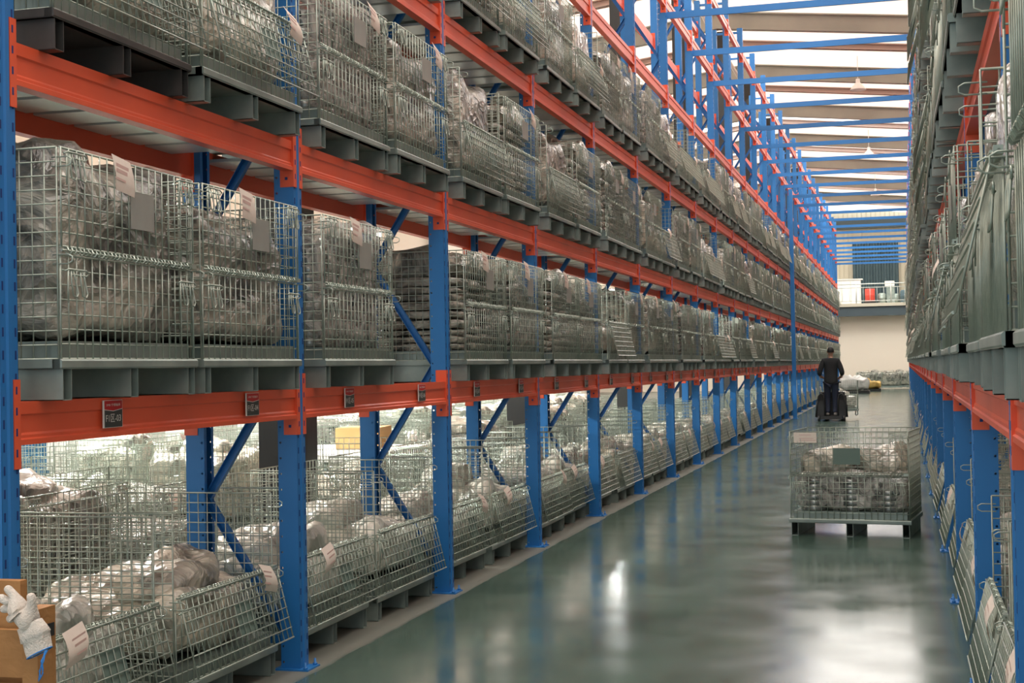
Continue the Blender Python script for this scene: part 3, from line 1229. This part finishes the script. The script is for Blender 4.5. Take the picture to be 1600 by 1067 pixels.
MISSING = {('left', 1, 0, 1)}
LOADIDX = {('left', 1, -1, 0): 5, ('left', 1, -1, 1): 0, ('left', 1, 0, 0): 4, ('left', 1, 1, 0): 3, ('left', 1, 1, 1): 1, ('left', 2, 0, 0): 4, ('left', 2, 0, 1): 0,
           ('left', 0, -1, 0): 0, ('left', 0, -1, 1): 1, ('left', 0, 0, 0): 0, ('left', 0, 0, 1): 2}
TAGS = {('left', 1, -1, 0): 1, ('left', 1, -1, 1): 1, ('left', 1, 0, 0): 1, ('left', 1, 1, 0): 1, ('left', 1, 1, 1): 1, ('left', 0, -1, 0): 1, ('left', 0, -1, 1): 2,
        ('left', 0, 0, 0): 1, ('left', 0, 0, 1): 0, ('left', 0, 1, 0): 2, ('left', 0, 1, 1): 1, ('left', 0, 2, 0): 2, ('left', 0, 2, 1): 1, ('left', 2, 0, 0): 2, ('left', 2, 0, 1): 2}
ROWN = ['floor row', 'first shelf', 'second shelf', 'third shelf']
ROWC = [0, LV[0], LV[1], LV[2]]

specs = []
for side in ('left', 'right'):
    for row in range(4):
        for k in range(-1, NB if side == 'left' else 28):
            for slot in (0, 1):
                key = (side, row, k, slot)
                if key in MISSING:
                    continue
                if side == 'right' and k == -1 and slot == 0 and row != 1:
                    continue
                if row == 0 and side == 'left':
                    y0 = YL + k * P
                    yc = y0 + (0.60 if slot == 0 else 1.72)
                    x = XL - 0.10
                    rz = 0
                elif side == 'left':
                    y0 = YL + k * P
                    if row == 3 and k < 0:
                        continue
                    yc = y0 + (0.615 if slot == 0 else 1.675)
                    x = XL + 0.08
                    rz = 0
                else:
                    y0 = YR + k * P
                    yc = y0 + (0.615 if slot == 0 else 1.675)
                    x = XR - 0.08 if row else XR + 0.065
                    rz = pi
                yc += RNG.uniform(-0.02, 0.02)
                x += RNG.uniform(-0.02, 0.02)
                op = OPEN.get(key, True if row == 0 else RNG.random() < (0.15 if row == 1 else 0.33))
                if row == 0:
                    op = True
                ang = RNG.uniform(-0.012, 0.012)
                tg = TAGS.get(key, RNG.choice((0, 1, 2, 2, 1)))
                low = op and (row == 0 or RNG.random() < 0.6)
                idx = LOADIDX.get(key, RNG.randrange(len(LOWS) if low else len(LOADS)))
                if low:
                    idx %= len(LOWS)
                sc = RNG.uniform(0.88, 1.06)
                if key[:3] == ('left', 1, -1):
                    sc = 0.97 if slot == 0 else 0.84
                if row == 0 and side == 'left':
                    idx = LOADIDX.get(key, RNG.choice((0, 0, 1, 2, 3))); low = True
                specs.append(dict(side=side, row=row, k=k, slot=slot, x=x, y=yc, z=ROWC[row], rz=rz + ang, op=op, tg=tg, low=low, idx=idx, sc=sc,
                                  dist=yc * (1.0 if side == 'left' else 1.35)))
# storage ground behind the left rack
BACK = []
for ri, xr_ in enumerate((-4.5, -5.75, -7.0)):
    for j in range(17):
        yb = 6.6 + j * 1.16 + ri * 2.2 + RNG.uniform(-0.05, 0.05)
        if ri < 2 and 11.4 < yb < 14.6:
            continue
        if ri == 0 and any(abs(yb - yc_) < 0.75 for yc_ in RAFY):
            continue
        BACK.append(dict(x=xr_, y=yb, j=j, ri=ri, op=RNG.random() < 0.6, idx=RNG.randrange(5), tg=RNG.choice((0, 1, 2)), ang=RNG.choice((0, 0, pi)) + RNG.uniform(-0.05, 0.05)))

specs.sort(key=lambda s: s['dist'])
N_IND = 300 - len(BACK)
bag_stuff = {}
cont_stuff = {'left': MB(), 'right': MB()}
lightfar = MB()
# light version for the cages past the three hundredth
lightfar.add(FARMB[(False, 0)])
load_stuff = {'left': MB(), 'right': MB()}
low_block = MB().lump(0.92, 0.72, 0.6, 3, 0, -CD / 2, 0, 16, 8, 0, 0.06, 0.35)
for i, s in enumerate(specs):
    side, row, k, slot = s['side'], s['row'], s['k'], s['slot']
    half = 'nearer half' if slot == 0 else 'farther half'
    place = 'on %s, %s rack, %s bay, %s' % (ROWN[row], side, ORD[k + 1], half)
    place = place.replace('on floor row', 'in floor row')
    if i < N_IND:
        parts = s['y'] < 13.5
        lab = '%s mesh container %s' % ('open-gated' if s['op'] else 'closed', place)
        make_container(s['x'], s['y'], s['z'], s['rz'], s['op'], s['tg'], parts, lab, 'wire mesh containers on the %s rack, %s' % (side, ROWN[row]),
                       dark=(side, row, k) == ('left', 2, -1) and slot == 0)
        pl2 = '%s, %s rack, %s bay, %s' % (ROWN[row], side, ORD[k + 1], half)
        make_load(s['x'], s['y'], s['z'], s['rz'], s['low'], s['idx'], parts and s['y'] < 9.2, 'on ' * (row > 0) + 'in ' * (row == 0) + pl2, 'wrapped loads on the %s rack, %s' % (side, ROWN[row]), s['sc'])
    else:
        Mx = Matrix.Translation((s['x'], s['y'], s['z'])) @ Matrix.Rotation(s['rz'], 4, 'Z')
        cont_stuff[side].add(FARMB[(s['op'], s['tg'])], Mx)
        load_stuff[side].add(low_block, Mx @ Matrix.Translation((0, 0, 0.2)) @ Matrix.Diagonal((1, 1, 0.6 if s['low'] else 1.05, 1)))
for side in ('left', 'right'):
    if cont_stuff[side].v:
        tag(ob('wire_mesh_containers', cont_stuff[side].mesh('containers_far', CM)), 'the most distant mesh containers on the %s rack' % side, 'containers', None, 'stuff')
        tag(ob('wrapped_loads', load_stuff[side].mesh('loads_far', BAGB)), 'wrapped goods inside the most distant containers of the %s rack' % side, 'wrapped goods', None, 'stuff')

RN = ['just behind the left rack', 'in the second row behind the left rack', 'in the third row behind the left rack']
for s in BACK:
    make_container(s['x'] + 0.4 * (1 if s['ang'] < 1 else -1), s['y'], 0, s['ang'], s['op'], s['tg'], False,
                   '%s mesh container %s, %s along' % ('open-gated' if s['op'] else 'closed', RN[s['ri']], ORD[s['j']]), 'mesh containers on the storage floor behind the left rack')
    make_load(s['x'] + 0.4 * (1 if s['ang'] < 1 else -1), s['y'], 0, s['ang'], s['op'], s['idx'], False, '%s, %s along' % (RN[s['ri']], ORD[s['j']]),
              'loads on the storage floor behind the left rack')

# white wrapped stacks farther in, cardboard box, blue crates
wm = []
for sd in (1, 2, 3):
    b = MB()
    b.lump(1.05, 1.0, 0.95, sd, 0.13, 0, 0, 36, 18, 0, 0.04, 0.2)
    for yy in (-0.42, 0, 0.42):
        b.box(-0.5, 0.5, yy - 0.05, yy + 0.05, 0, 0.14, 1)
    b.box(-0.5, 0.5, -0.52, 0.52, 0.13, 0.15, 1)
    wm.append(b)
WM1 = [q.mesh('wrapped_stack', [WHITE, WOOD]) for q in wm]
cnt = 0
for ri, xr_ in enumerate((-8.9, -10.2, -11.5)):
    for j in range(14):
        yb = 13 + ri * 3 + j * 1.9
        o = ob('wrapped_pallet', WM1[(ri + j) % 3], None, (xr_, yb, 0), (0, 0, RNG.uniform(-0.1, 0.1)))
        o.scale = (1, 1, RNG.uniform(0.85, 1.25))
        tag(o, 'white wrapped pallet load on the far storage floor, %s row, %s along' % (ORD[ri], ORD[j]), 'pallet load', 'white wrapped pallets on the far storage floor')

# cardboard box stands on a white-topped table
t = ob('work_table', None, None, (-5.25, 13.0, 0))
b = MB().box(-0.6, 0.6, -0.9, 0.9, 0.63, 0.69)
tt = ob('table_top', b.mesh('table_top', TUBE), t)
lm = MB().box(-0.025, 0.025, -0.025, 0.025, 0, 0.63).mesh('leg', GALV)
for (xx, yy) in ((-0.5, -0.8), (0.5, -0.8), (-0.5, 0.8), (0.5, 0.8)):
    ob('leg', lm, t, (xx, yy, 0))
tag(t, 'white-topped work table behind the left rack under the cardboard box', 'table')
bx = ob('cardboard_box', None, None, (-5.15, 13.35, 0.691), (0, 0, 0.15))
ob('box_body', MB().box(-0.22, 0.22, -0.28, 0.28, 0, 0.20).mesh('box_body', CARD), bx)
ob('flap', MB().box(-0.22, 0.0, -0.28, 0.28, 0.201, 0.205).mesh('flap', CARD), bx)
ob('flap', MB().box(0.003, 0.22, -0.28, 0.28, 0.201, 0.205).mesh('flap', CARD), bx)
tag(bx, 'brown cardboard box on the white table behind the left rack', 'box')
b = MB()
b.box(-0.3, 0.3, -0.2, 0.2, 0, 0.01)
b.box(-0.3, -0.29, -0.2, 0.2, 0, 0.29); b.box(0.29, 0.3, -0.2, 0.2, 0, 0.29); b.box(-0.3, 0.3, -0.2, -0.19, 0, 0.29); b.box(-0.3, 0.3, 0.19, 0.2, 0, 0.29)
b.box(-0.32, 0.32, -0.22, -0.19, 0.26, 0.29); b.box(-0.32, 0.32, 0.19, 0.22, 0.26, 0.29)
M_crate = b.mesh('plastic_crate', BLUEBOX)
for j in range(4):
    tag(ob('plastic_crate', M_crate, None, (-8.0, 11.6, 0.291 * j)), 'blue plastic crate behind the left rack, %s from the floor in its stack' % ORD[j], 'crate', 'stack of blue crates')

# frames and shelves
KR = 28
for k in range(-1, NB + 1):
    make_frame('left', k, k + 1, k <= 5)
for k in range(-1, KR + 1):
    make_frame('right', k, k + 1, k <= 2)
num = 3
for k in range(-1, NB):
    for lev in range(6):
        sg_ = None
        if lev == 0 and k <= 9:
            sg_ = [(-0.56, 'F1区-%02d' % num), (0.64, 'F1区-%02d' % (num + 1))]
        make_shelf('left', k, k + 1, lev, k <= 4, sg_, deck=lev < 3)
    num += 2
shelf_stuff = MB()
for k in range(-1, KR):
    for lev in range(6):
        if lev >= 5 and k < 2:
            continue
        if k < 22:
            make_shelf('right', k, k + 1, lev, k <= 1, None, deck=lev < 3)
        else:
            shelf_stuff.add(J_nodeck, Matrix.Translation((XR, YR + k * P + hb, LV[lev])) @ Matrix.Rotation(pi, 4, 'Z'))
tag(ob('rack_shelves', shelf_stuff.mesh('rack_shelves', [ORANGE, SLOT])), 'the most distant orange shelf levels of the right rack', 'rack shelves', None, 'stuff')

# ties across the aisle from rack to rack
tb = MB()
W_ = XR - XL
tb.prism_y([(0.0, -0.043), (W_ - 0.0, -0.043), (W_, 0.043), (0.0, 0.043)], -0.05, -0.02)
M_tie = tb.mesh('tie_bar', BLUE)
M_br2 = MB().box(-0.004, 0.004, -0.055, -0.015, -0.09, 0.09).mesh('bracket', BLUE)
n_ = 0
for k in range(2, NB + 1):
    o = ob('tie_beam', M_tie, None, (XL, YL + k * P, 5.986))
    ob('bracket', M_br2, o, (0.006, 0, 0)); ob('bracket', M_br2, o, (W_ - 0.006, 0, 0))
    tag(o, 'blue tie beam across the aisle top at left post %s from the camera' % ORD[k + 1], 'tie beam', 'blue tie beams over the aisle')

# extra tall post standing proud of the left rack
o = ob('steel_post', MB().box(0.0, 0.10, -0.09, 0.0, 0.01, 5.9).box(-0.02, 0.14, -0.13, 0.04, 0, 0.01).mesh('steel_post', BLUE), None, (XL + 0.12, YL + 13 * P - 0.05, 0))
tag(o, 'tall blue post standing in front of the left rack near the walking man', 'post')

# ------------------------------------------------------------------ high-bay lamps over the aisle, tube lamps behind
n_ = 0
hbm = MB().lathe([(0.05, 0.30), (0.06, 0.20), (0.10, 0.16), (0.20, 0.03), (0.22, 0.0)], 0, 0, 0, 20).mesh('lamp_shade', TUBE)
hbd = MB().lathe([(0.17, 0.015), (0.17, 0.02)], 0, 0, 0, 20).mesh('lamp_lens', LAMP)
hbr = MB().tube([(0, 0, 0.3), (0, 0, roofz(-1.0) - 8.80)], 0.012, 6).mesh('hanger_rod', TUBE)
for i in range(5):
    yy = 14.0 + i * 12.9
    zt_ = 8.75
    o = ob('highbay_lamp', None, None, (-1.0, yy, zt_))
    ob('hanger_rod', hbr, o); ob('lamp_shade', hbm, o); ob('lamp_lens', hbd, o)
    tag(o, 'white high-bay lamp hanging above the aisle, %s from the camera' % ORD[i], 'lamp', 'high-bay lamps above the aisle')
tbm = MB().box(-0.05, 0.05, -0.62, 0.62, 0.03, 0.08).mesh('lamp_housing', TUBE)
tbt = MB().tube([(0, -0.6, 0), (0, 0.6, 0)], 0.03, 8).mesh('fluorescent_tube', LAMP)
for i, (xx, yy) in enumerate(((-8, 11), (-8, 21), (-8, 31), (-8, 41), (-11.5, 16), (-11.5, 30))):
    o = ob('tube_lamp', None, None, (xx, yy, 3.6))
    ob('lamp_housing', tbm, o); ob('fluorescent_tube', tbt, o)
    tbh = MB().tube([(0, 0, 0), (0, 0, roofz(xx) - 3.70)], 0.006, 4).mesh('suspension_wire', TUBE)
    for dy in (-0.5, 0.5):
        ob('suspension_wire', tbh, o, (0, dy, 0.08))
    tag(o, 'lit tube lamp hanging over the storage floor, %s from the camera in the %s line' % (ORD[i % 4], 'nearer' if xx == -8 else 'farther'), 'lamp', 'tube lamps behind the left rack')
    area('tube_light', (xx, yy, 3.55), 0.3, 1.2, 620, (0.97, 1.0, 0.95))


# ------------------------------------------------------------------ container standing in the aisle
o = make_container(-0.455, 12.28, 0, -pi / 2 - radians(7), False, 0, True, 'closed mesh container standing alone in the aisle near the right rack', None, plate=False)
q = MB().box(0.014, 0.017, -0.12, 0.10, 0.60, 0.735)
ob('number_plate', q.mesh('number_plate', PLATEG), o)
q = MB(); q.box(0.02, 0.0208, -0.445, -0.255, 0.78, 0.865)
for i, zz in enumerate((0.845, 0.815, 0.80)):
    q.box(0.0208, 0.0211, -0.40, -0.30 + 0.02 * i, zz - 0.003, zz + 0.003, 1)
t = ob('paper_tag', q.mesh('paper_tag', [PAPER, INK]), o); t['label'] = 'pink-beige paper tag on the top rim'
AL = load_rings(77, 3, 0.27)
near, joined, _, _ = finish_load(AL)
L = ob('wrapped_load', None, None, (-0.405, 12.675, 0.206), (0, 0, -pi / 2 - radians(7)))
for nm, ms_ in near.items():
    for m in ms_:
        ob(nm, m, L)
b = MB()
b.lump(0.52, 0.6, 0.22, 41, 0.25, 0, -0.2, 30, 14, 0, 0.05, 0.6)
b.lump(0.45, 0.6, 0.30, 45, 0.25, 0, 0.22, 30, 14, 0, 0.05, 0.7)
ob('bag', b.mesh('bag', BAGB), L)
tag(L, 'bagged rings with beige bags on top in the lone aisle container', 'wrapped goods')

# ------------------------------------------------------------------ man, pallet truck and its container
MX, MY = -1.70, 36.0


def skin(name, verts, edges, radii, m, parent=None, loc=(0, 0, 0), sub=2, root=0):
    me = bpy.data.meshes.new(name)
    me.from_pydata(verts, edges, [])
    me.materials.append(m)
    o = ob(name, me, parent, loc)
    md = o.modifiers.new('skin', 'SKIN')
    md.use_smooth_shade = True
    me.skin_vertices.new() if not me.skin_vertices else None
    for i, r in enumerate(radii):
        sv = me.skin_vertices[0].data[i]
        sv.radius = r if isinstance(r, tuple) else (r, r)
        sv.use_root = (i == root)
    s_ = o.modifiers.new('sub', 'SUBSURF')
    s_.levels = sub
    s_.render_levels = sub
    return o


class Sk:
    def __init__(s):
        s.v, s.e, s.r = [], [], []

    def p(s, co, r, par=None):
        s.v.append(co); s.r.append(r)
        i = len(s.v) - 1
        if par is not None:
            s.e.append((par, i))
        return i

    def chain(s, par, pts):
        for co, r in pts:
            par = s.p(co, r, par)
        return par


FZ = 0.132
man = ob('person', None, None, (MX, MY, FZ))
man.scale = (0.97, 0.97, 0.965)
tag(man, 'person in a black shirt and dark trousers seen from behind, driving the pallet truck', 'person')
s = Sk()
pel = s.p((0, 0, 0.90), (0.11, 0.08))
sp1 = s.p((0, 0.02, 1.05), (0.11, 0.075), pel)
sp2 = s.p((0, 0.03, 1.22), (0.13, 0.085), sp1)
ch = s.p((0, 0.02, 1.36), (0.115, 0.085), sp2)
nk = s.p((0, 0.03, 1.45), (0.055, 0.055), ch)
n2 = s.p((0, 0.045, 1.50), (0.052, 0.055), nk)
h1 = s.p((0, 0.06, 1.56), (0.068, 0.085), n2)
h2 = s.p((0, 0.055, 1.63), (0.077, 0.095), h1)
h3 = s.p((0, 0.05, 1.69), (0.055, 0.07), h2)
hands = []
for sg in (-1, 1):
    hp = s.p((sg * 0.085, 0, 0.82), (0.07, 0.075), pel)
    fx = 0.03 if sg < 0 else 0.10
    kn = s.chain(hp, [((sg * 0.095, 0.0, 0.66), (0.065, 0.07)), ((sg * 0.095, 0.03 if sg > 0 else 0.0, 0.46), (0.056, 0.06)), ((sg * 0.095, 0.0, 0.28), (0.052, 0.055)), ((sg * 0.095, -0.03, 0.09), (0.036, 0.04))])
    s.chain(kn, [((sg * 0.10, -0.02, 0.04), (0.04, 0.035)), ((sg * 0.105, 0.10, 0.03), (0.042, 0.025)), ((sg * 0.11, 0.17, 0.025), (0.03, 0.02))])
    sh = s.chain(ch, [((sg * 0.17, 0.01, 1.37), (0.06, 0.06)), ((sg * 0.235, -0.02, 1.22), (0.05, 0.052)), ((sg * 0.28, -0.04, 1.07), (0.042, 0.044)),
                      ((sg * 0.25, 0.10, 0.98), (0.036, 0.036)), ((sg * 0.19, 0.27, 0.95), (0.026, 0.022)), ((sg * 0.175, 0.32, 0.945), (0.034, 0.018))])
    palm = s.chain(sh, [((sg * 0.165, 0.37, 0.95), (0.036, 0.016))])
    for fi in range(4):
        oy = (fi - 1.5) * 0.019
        ln = (0.030, 0.034, 0.032, 0.025)[fi]
        s.chain(palm, [((sg * 0.165 + oy, 0.40, 0.955), 0.009), ((sg * 0.165 + oy, 0.40 + ln, 0.945), 0.008), ((sg * 0.165 + oy, 0.395 + ln, 0.915), 0.0075), ((sg * 0.165 + oy, 0.38, 0.905), 0.007)])
    s.chain(sh, [((sg * 0.14, 0.335, 0.93), 0.010), ((sg * 0.128, 0.365, 0.91), 0.009), ((sg * 0.135, 0.385, 0.90), 0.008)])
skin('body', s.v, s.e, s.r, SKIN, man, sub=2)
# shirt
s = Sk()
am = s.p((0, 0.0, 0.76), (0.19, 0.14))
a0 = s.p((0, 0.0, 0.86), (0.195, 0.14), am)
a1 = s.p((0, 0.015, 1.02), (0.175, 0.13), a0)
a2 = s.p((0, 0.03, 1.22), (0.19, 0.135), a1)
a3 = s.p((0, 0.02, 1.37), (0.15, 0.115), a2)
a4 = s.p((0, 0.03, 1.455), (0.075, 0.07), a3)
for sg in (-1, 1):
    s.chain(a3, [((sg * 0.17, 0.01, 1.385), (0.08, 0.08)), ((sg * 0.235, -0.02, 1.23), (0.075, 0.072)), ((sg * 0.283, -0.045, 1.08), (0.068, 0.066)), ((sg * 0.268, 0.02, 1.01), (0.06, 0.055))])
skin('shirt', s.v, s.e, s.r, SHIRT, man, sub=2)
s = Sk()
a0 = s.p((0, 0, 0.90), (0.165, 0.125))
for sg in (-1, 1):
    s.chain(a0, [((sg * 0.09, 0, 0.80), (0.095, 0.11)), ((sg * 0.095, 0.0, 0.64), (0.090, 0.098)), ((sg * 0.095, 0.02, 0.44), (0.074, 0.078)), ((sg * 0.095, 0.0, 0.24), (0.068, 0.072)), ((sg * 0.095, -0.03, 0.06), (0.062, 0.068))])
skin('trousers', s.v, s.e, s.r, TROUS, man, sub=2)
b = MB()
# hair cap
for i in range(9):
    ph = pi * 0.5 * (1 - i / 8 * 1.25)
    for k in range(20):
        th = 2 * pi * k / 20
        front = sin(th)
        zz = 1.635 + 0.105 * sin(ph)
        if front > 0.3 and i > 5:
            zz = 1.66
        b.v.append((0.086 * cos(ph) * cos(th), 0.05 + 0.105 * cos(ph) * front, zz))
for i in range(8):
    for k in range(20):
        b.face([i * 20 + k, (i + 1) * 20 + k, (i + 1) * 20 + (k + 1) % 20, i * 20 + (k + 1) % 20], 0, True)
ob('hair', b.mesh('hair', HAIR), man)
for sg in (-1, 1):
    b = MB().lump(0.02, 0.035, 0.055, 3 + sg, 1.575, 0, 0, 12, 8, 0, 0.0, 0.9)
    b.v = [(sg * 0.082 + y, 0.055 + x, z) for (x, y, z) in b.v]
    ob('ear', b.mesh('ear', SKIN), man)
    b = MB().lump(0.105, 0.28, 0.085, 5 + sg, 0.0, 0, 0, 20, 10, 0, 0.004, 0.55)
    b.v = [(sg * 0.10 + y, 0.06 + x, z) for (x, y, z) in b.v]
    ob('shoe', b.mesh('shoe', SHOE), man)
    b = MB().lathe([(0.004, 0), (0.012, 0.006), (0.012, 0.012), (0.004, 0.018)], sg * 0.03, 0.148, 1.615, 10)
    ob('eye', b.mesh('eye', HAIR), man)
b = MB().lump(0.03, 0.035, 0.045, 9, 1.585, 0, 0, 12, 8, 0, 0.0, 0.9)
b.v = [(y, 0.155 + x, z) for (x, y, z) in b.v]
ob('nose', b.mesh('nose', SKIN), man)
ob('mouth', MB().box(-0.022, 0.022, 0.138, 0.150, 1.558, 1.564).mesh('mouth', mat('lips', (0.3, 0.1, 0.08), 0.6)), man)

tr = ob('pallet_truck', None, None, (MX, MY, 0))
tag(tr, 'black stand-on pallet truck with two hooped side guards under the walking man', 'pallet truck')
b = MB()
b.prism_y([(-0.26, 0.05), (0.26, 0.05), (0.26, 0.10), (0.22, 0.13), (-0.22, 0.13), (-0.26, 0.10)], -0.22, 0.30)
ob('platform', b.mesh('platform', BLACK), tr)
b = MB()
b.box(-0.34, 0.34, 0.30, 0.70, 0.08, 0.62); b.box(-0.30, 0.30, 0.34, 0.66, 0.62, 0.70); b.box(-0.34, 0.34, 0.26, 0.30, 0.08, 0.45)
ob('chassis', b.mesh('chassis', BLACK), tr)
b = MB()
b.tube([(0, 0.50, 0.70), (0, 0.42, 0.93), (0, 0.40, 0.96)], 0.025, 8)
b.tube([(-0.22, 0.41, 0.94), (0.22, 0.41, 0.94)], 0.018, 8)
ob('tiller', b.mesh('tiller', BLACK), tr)
for sg in (-1, 1):
    b = MB()
    b.tube([(sg * 0.37, -0.10, 0.10), (sg * 0.34, -0.10, 0.40), (sg * 0.30, -0.10, 0.60), (sg * 0.25, -0.10, 0.67), (sg * 0.19, -0.10, 0.64), (sg * 0.165, -0.10, 0.52), (sg * 0.16, -0.10, 0.10)], 0.026, 8)
    n = len(b.v)
    for yy in (-0.115, -0.085):
        b.v += [(sg * 0.37, yy, 0.10), (sg * 0.34, yy, 0.40), (sg * 0.325, yy, 0.50), (sg * 0.165, yy, 0.50), (sg * 0.16, yy, 0.10)]
    b.face([n, n + 1, n + 2, n + 3, n + 4], 0); b.face([n + 9, n + 8, n + 7, n + 6, n + 5], 0)
    for i in range(5):
        j = (i + 1) % 5
        b.face([n + i, n + j, n + 5 + j, n + 5 + i], 0)
    b.box(min(sg * 0.33, sg * 0.37), max(sg * 0.33, sg * 0.37), -0.1, 0.32, 0.1, 0.4)
    ob('side_guard', b.mesh('side_guard', BLACK), tr)
    b = MB().box(sg * 0.19 - 0.07, sg * 0.19 + 0.07, 0.70, 1.75, 0.05, 0.09)
    ob('fork', b.mesh('fork', STEELDK), tr)
    b = MB()
    b.lathe([(0.05, -0.03), (0.07, -0.03), (0.07, 0.03), (0.05, 0.03)], 0, 0, 0, 16)
    b.v = [(sg * 0.30 + z, -0.12 + x, 0.07 + y) for (x, y, z) in b.v]
    ob('wheel', b.mesh('wheel', BLACK), tr)
    b = MB()
    b.lathe([(0.02, -0.04), (0.035, -0.04), (0.035, 0.04), (0.02, 0.04)], 0, 0, 0, 12)
    b.v = [(sg * 0.19 + z, 1.6 + x, 0.036 + y) for (x, y, z) in b.v]
    ob('wheel', b.mesh('wheel', BLACK), tr)
make_container(MX + 0.10, MY + 0.82, 0.10, -pi / 2, True, 0, False, 'mesh container with folded gate carried on the forks ahead of the man', None, plate=False)
make_load(MX + 0.10, MY + 0.82, 0.10, -pi / 2, True, 0, False, 'ahead of the man on the truck forks', None)

# ------------------------------------------------------------------ goods at the far end
def heap(x, y, w_, d_, h_, seed, m, label, nm='covered_heap', base=True):
    b = MB()
    if base:
        b.box(-d_ / 2, d_ / 2, -w_ / 2, w_ / 2, 0, 0.12, 1)
    b.lump(w_, d_, h_, seed, 0.12 if base else 0, 0, 0, 36, 14, 0, 0.10, 0.6)
    o = ob(nm, b.mesh(nm, [m, STEELDK]), None, (x, y, 0), (0, 0, pi / 2))
    tag(o, label, 'goods')
    return o


heap(-2.12, 66.5, 1.35, 1.0, 0.62, 61, WHITE, 'white sheet-covered heap at the far end beyond the man')
heap(-1.42, 70.5, 0.8, 1.0, 0.42, 63, BRASS, 'mustard-wrapped pallet at the far end of the aisle')
for j in range(5):
    make_container(-1.75 + j * 0.6 + 0.0, 73.2 + (j % 2) * 1.2, 0.0, -pi / 2, False, 0, False, 'closed mesh container along the end wall, %s from left' % ORD[j], 'containers along the end wall')
    make_load(-1.75 + j * 0.6, 73.2 + (j % 2) * 1.2, 0.0, -pi / 2, False, (0, 5)[j % 2], False, 'along the end wall, %s from left' % ORD[j], 'loads along the end wall')

# ------------------------------------------------------------------ wooden crate corner with a cotton glove, bottom left
cr_ = ob('wooden_crate', None, None, (-2.366, 3.62, 0))
tag(cr_, 'raw wooden crate corner at the bottom left edge with a glove on it', 'crate')
ob('corner_post', MB().box(-0.05, 0.0, -0.05, 0.04, 0, 0.80).mesh('corner_post', WOOD), cr_)
ob('corner_post', MB().box(-0.30, -0.115, 0.041, 0.075, 0, 0.865).mesh('corner_post', WOOD), cr_)
for (z0, z1) in ((0.60, 0.735), (0.43, 0.58), (0.26, 0.41), (0.09, 0.24)):
    ob('board', MB().box(-0.90, -0.036, -0.02, 0.0, z0, z1).mesh('board', WOOD), cr_)
ob('strap', MB().box(-0.020, 0.003, -0.053, 0.030, 0.715, 0.752).mesh('strap', BLACK), cr_)['label'] = 'black plastic strap'

s = Sk()
w0 = s.p((0.030, 0.0, -0.040), (0.030, 0.016))
pm_ = s.p((0.010, 0.0, -0.012), (0.032, 0.016), w0)
pn = s.p((-0.008, 0.0, 0.010), (0.030, 0.015), pm_)
fing = [((-0.018, 0, 0.034), (-0.030, 0, 0.046), (-0.044, 0, 0.058)), ((-0.030, 0, 0.022), (-0.048, 0, 0.028), (-0.064, 0, 0.034)),
        ((-0.034, 0.012, 0.006), (-0.052, 0.014, 0.006), (-0.068, 0.012, 0.002)), ((-0.028, 0.02, -0.010), (-0.044, 0.022, -0.016), (-0.056, 0.02, -0.024))]
for i, f_ in enumerate(fing):
    s.chain(pn, [(p_, 0.0115 - 0.0008 * j) for j, p_ in enumerate(f_)])
s.chain(pm_, [((0.030, -0.004, 0.012), 0.012), ((0.034, -0.008, 0.032), 0.0115), ((0.030, -0.010, 0.048), 0.010)])
gl = ob('glove', None, None, (-2.388, 3.53, 0.798), (0, 0, radians(-4)))
gl.scale = (1.25, 1.25, 1.25)
tag(gl, 'white cotton work glove draped over the wooden crate corner', 'glove')
skin('glove_hand', s.v, s.e, s.r, COTTON, gl, sub=2)
b = MB()
N_ = 20
for i, (cx, zz, ra, rb_) in enumerate(((0.020, -0.024, 0.034, 0.018), (0.030, -0.040, 0.038, 0.021), (0.036, -0.052, 0.041, 0.024), (0.038, -0.054, 0.037, 0.021), (0.042, -0.072, 0.036, 0.021), (0.046, -0.086, 0.035, 0.020))):
    for k in range(N_):
        th = 2 * pi * k / N_
        a_ = ra * cos(th)
        b.v.append((cx + a_ * 0.86 + 0.0015 * sin(5 * th), rb_ * sin(th), zz + a_ * 0.42))
for i in range(5):
    for k in range(N_):
        b.face([i * N_ + k, i * N_ + (k + 1) % N_, (i + 1) * N_ + (k + 1) % N_, (i + 1) * N_ + k], 0, True)
ob('cuff', b.mesh('cuff', COTTON), gl)
b = MB()
b.tube([(0.046 + 0.035 * cos(2 * pi * k / 14) * 0.86, 0.021 * sin(2 * pi * k / 14), -0.087 + 0.035 * 0.42 * cos(2 * pi * k / 14)) for k in range(14)], 0.0016, 5, 0, True)
for j in range(4):
    b.tube([(0.070 + 0.002 * j, -0.012, -0.078), (0.071 + 0.004 * sin(j * 2), -0.024, -0.10), (0.068 + 0.005 * cos(j * 3), -0.024, -0.118 - 0.004 * j), (0.070 - 0.003 * j, -0.024, -0.132 - 0.004 * j)], 0.0013, 4)
ob('edging_thread', b.mesh('edging_thread', THREAD), gl)['label'] = 'blue edging thread with loose end'
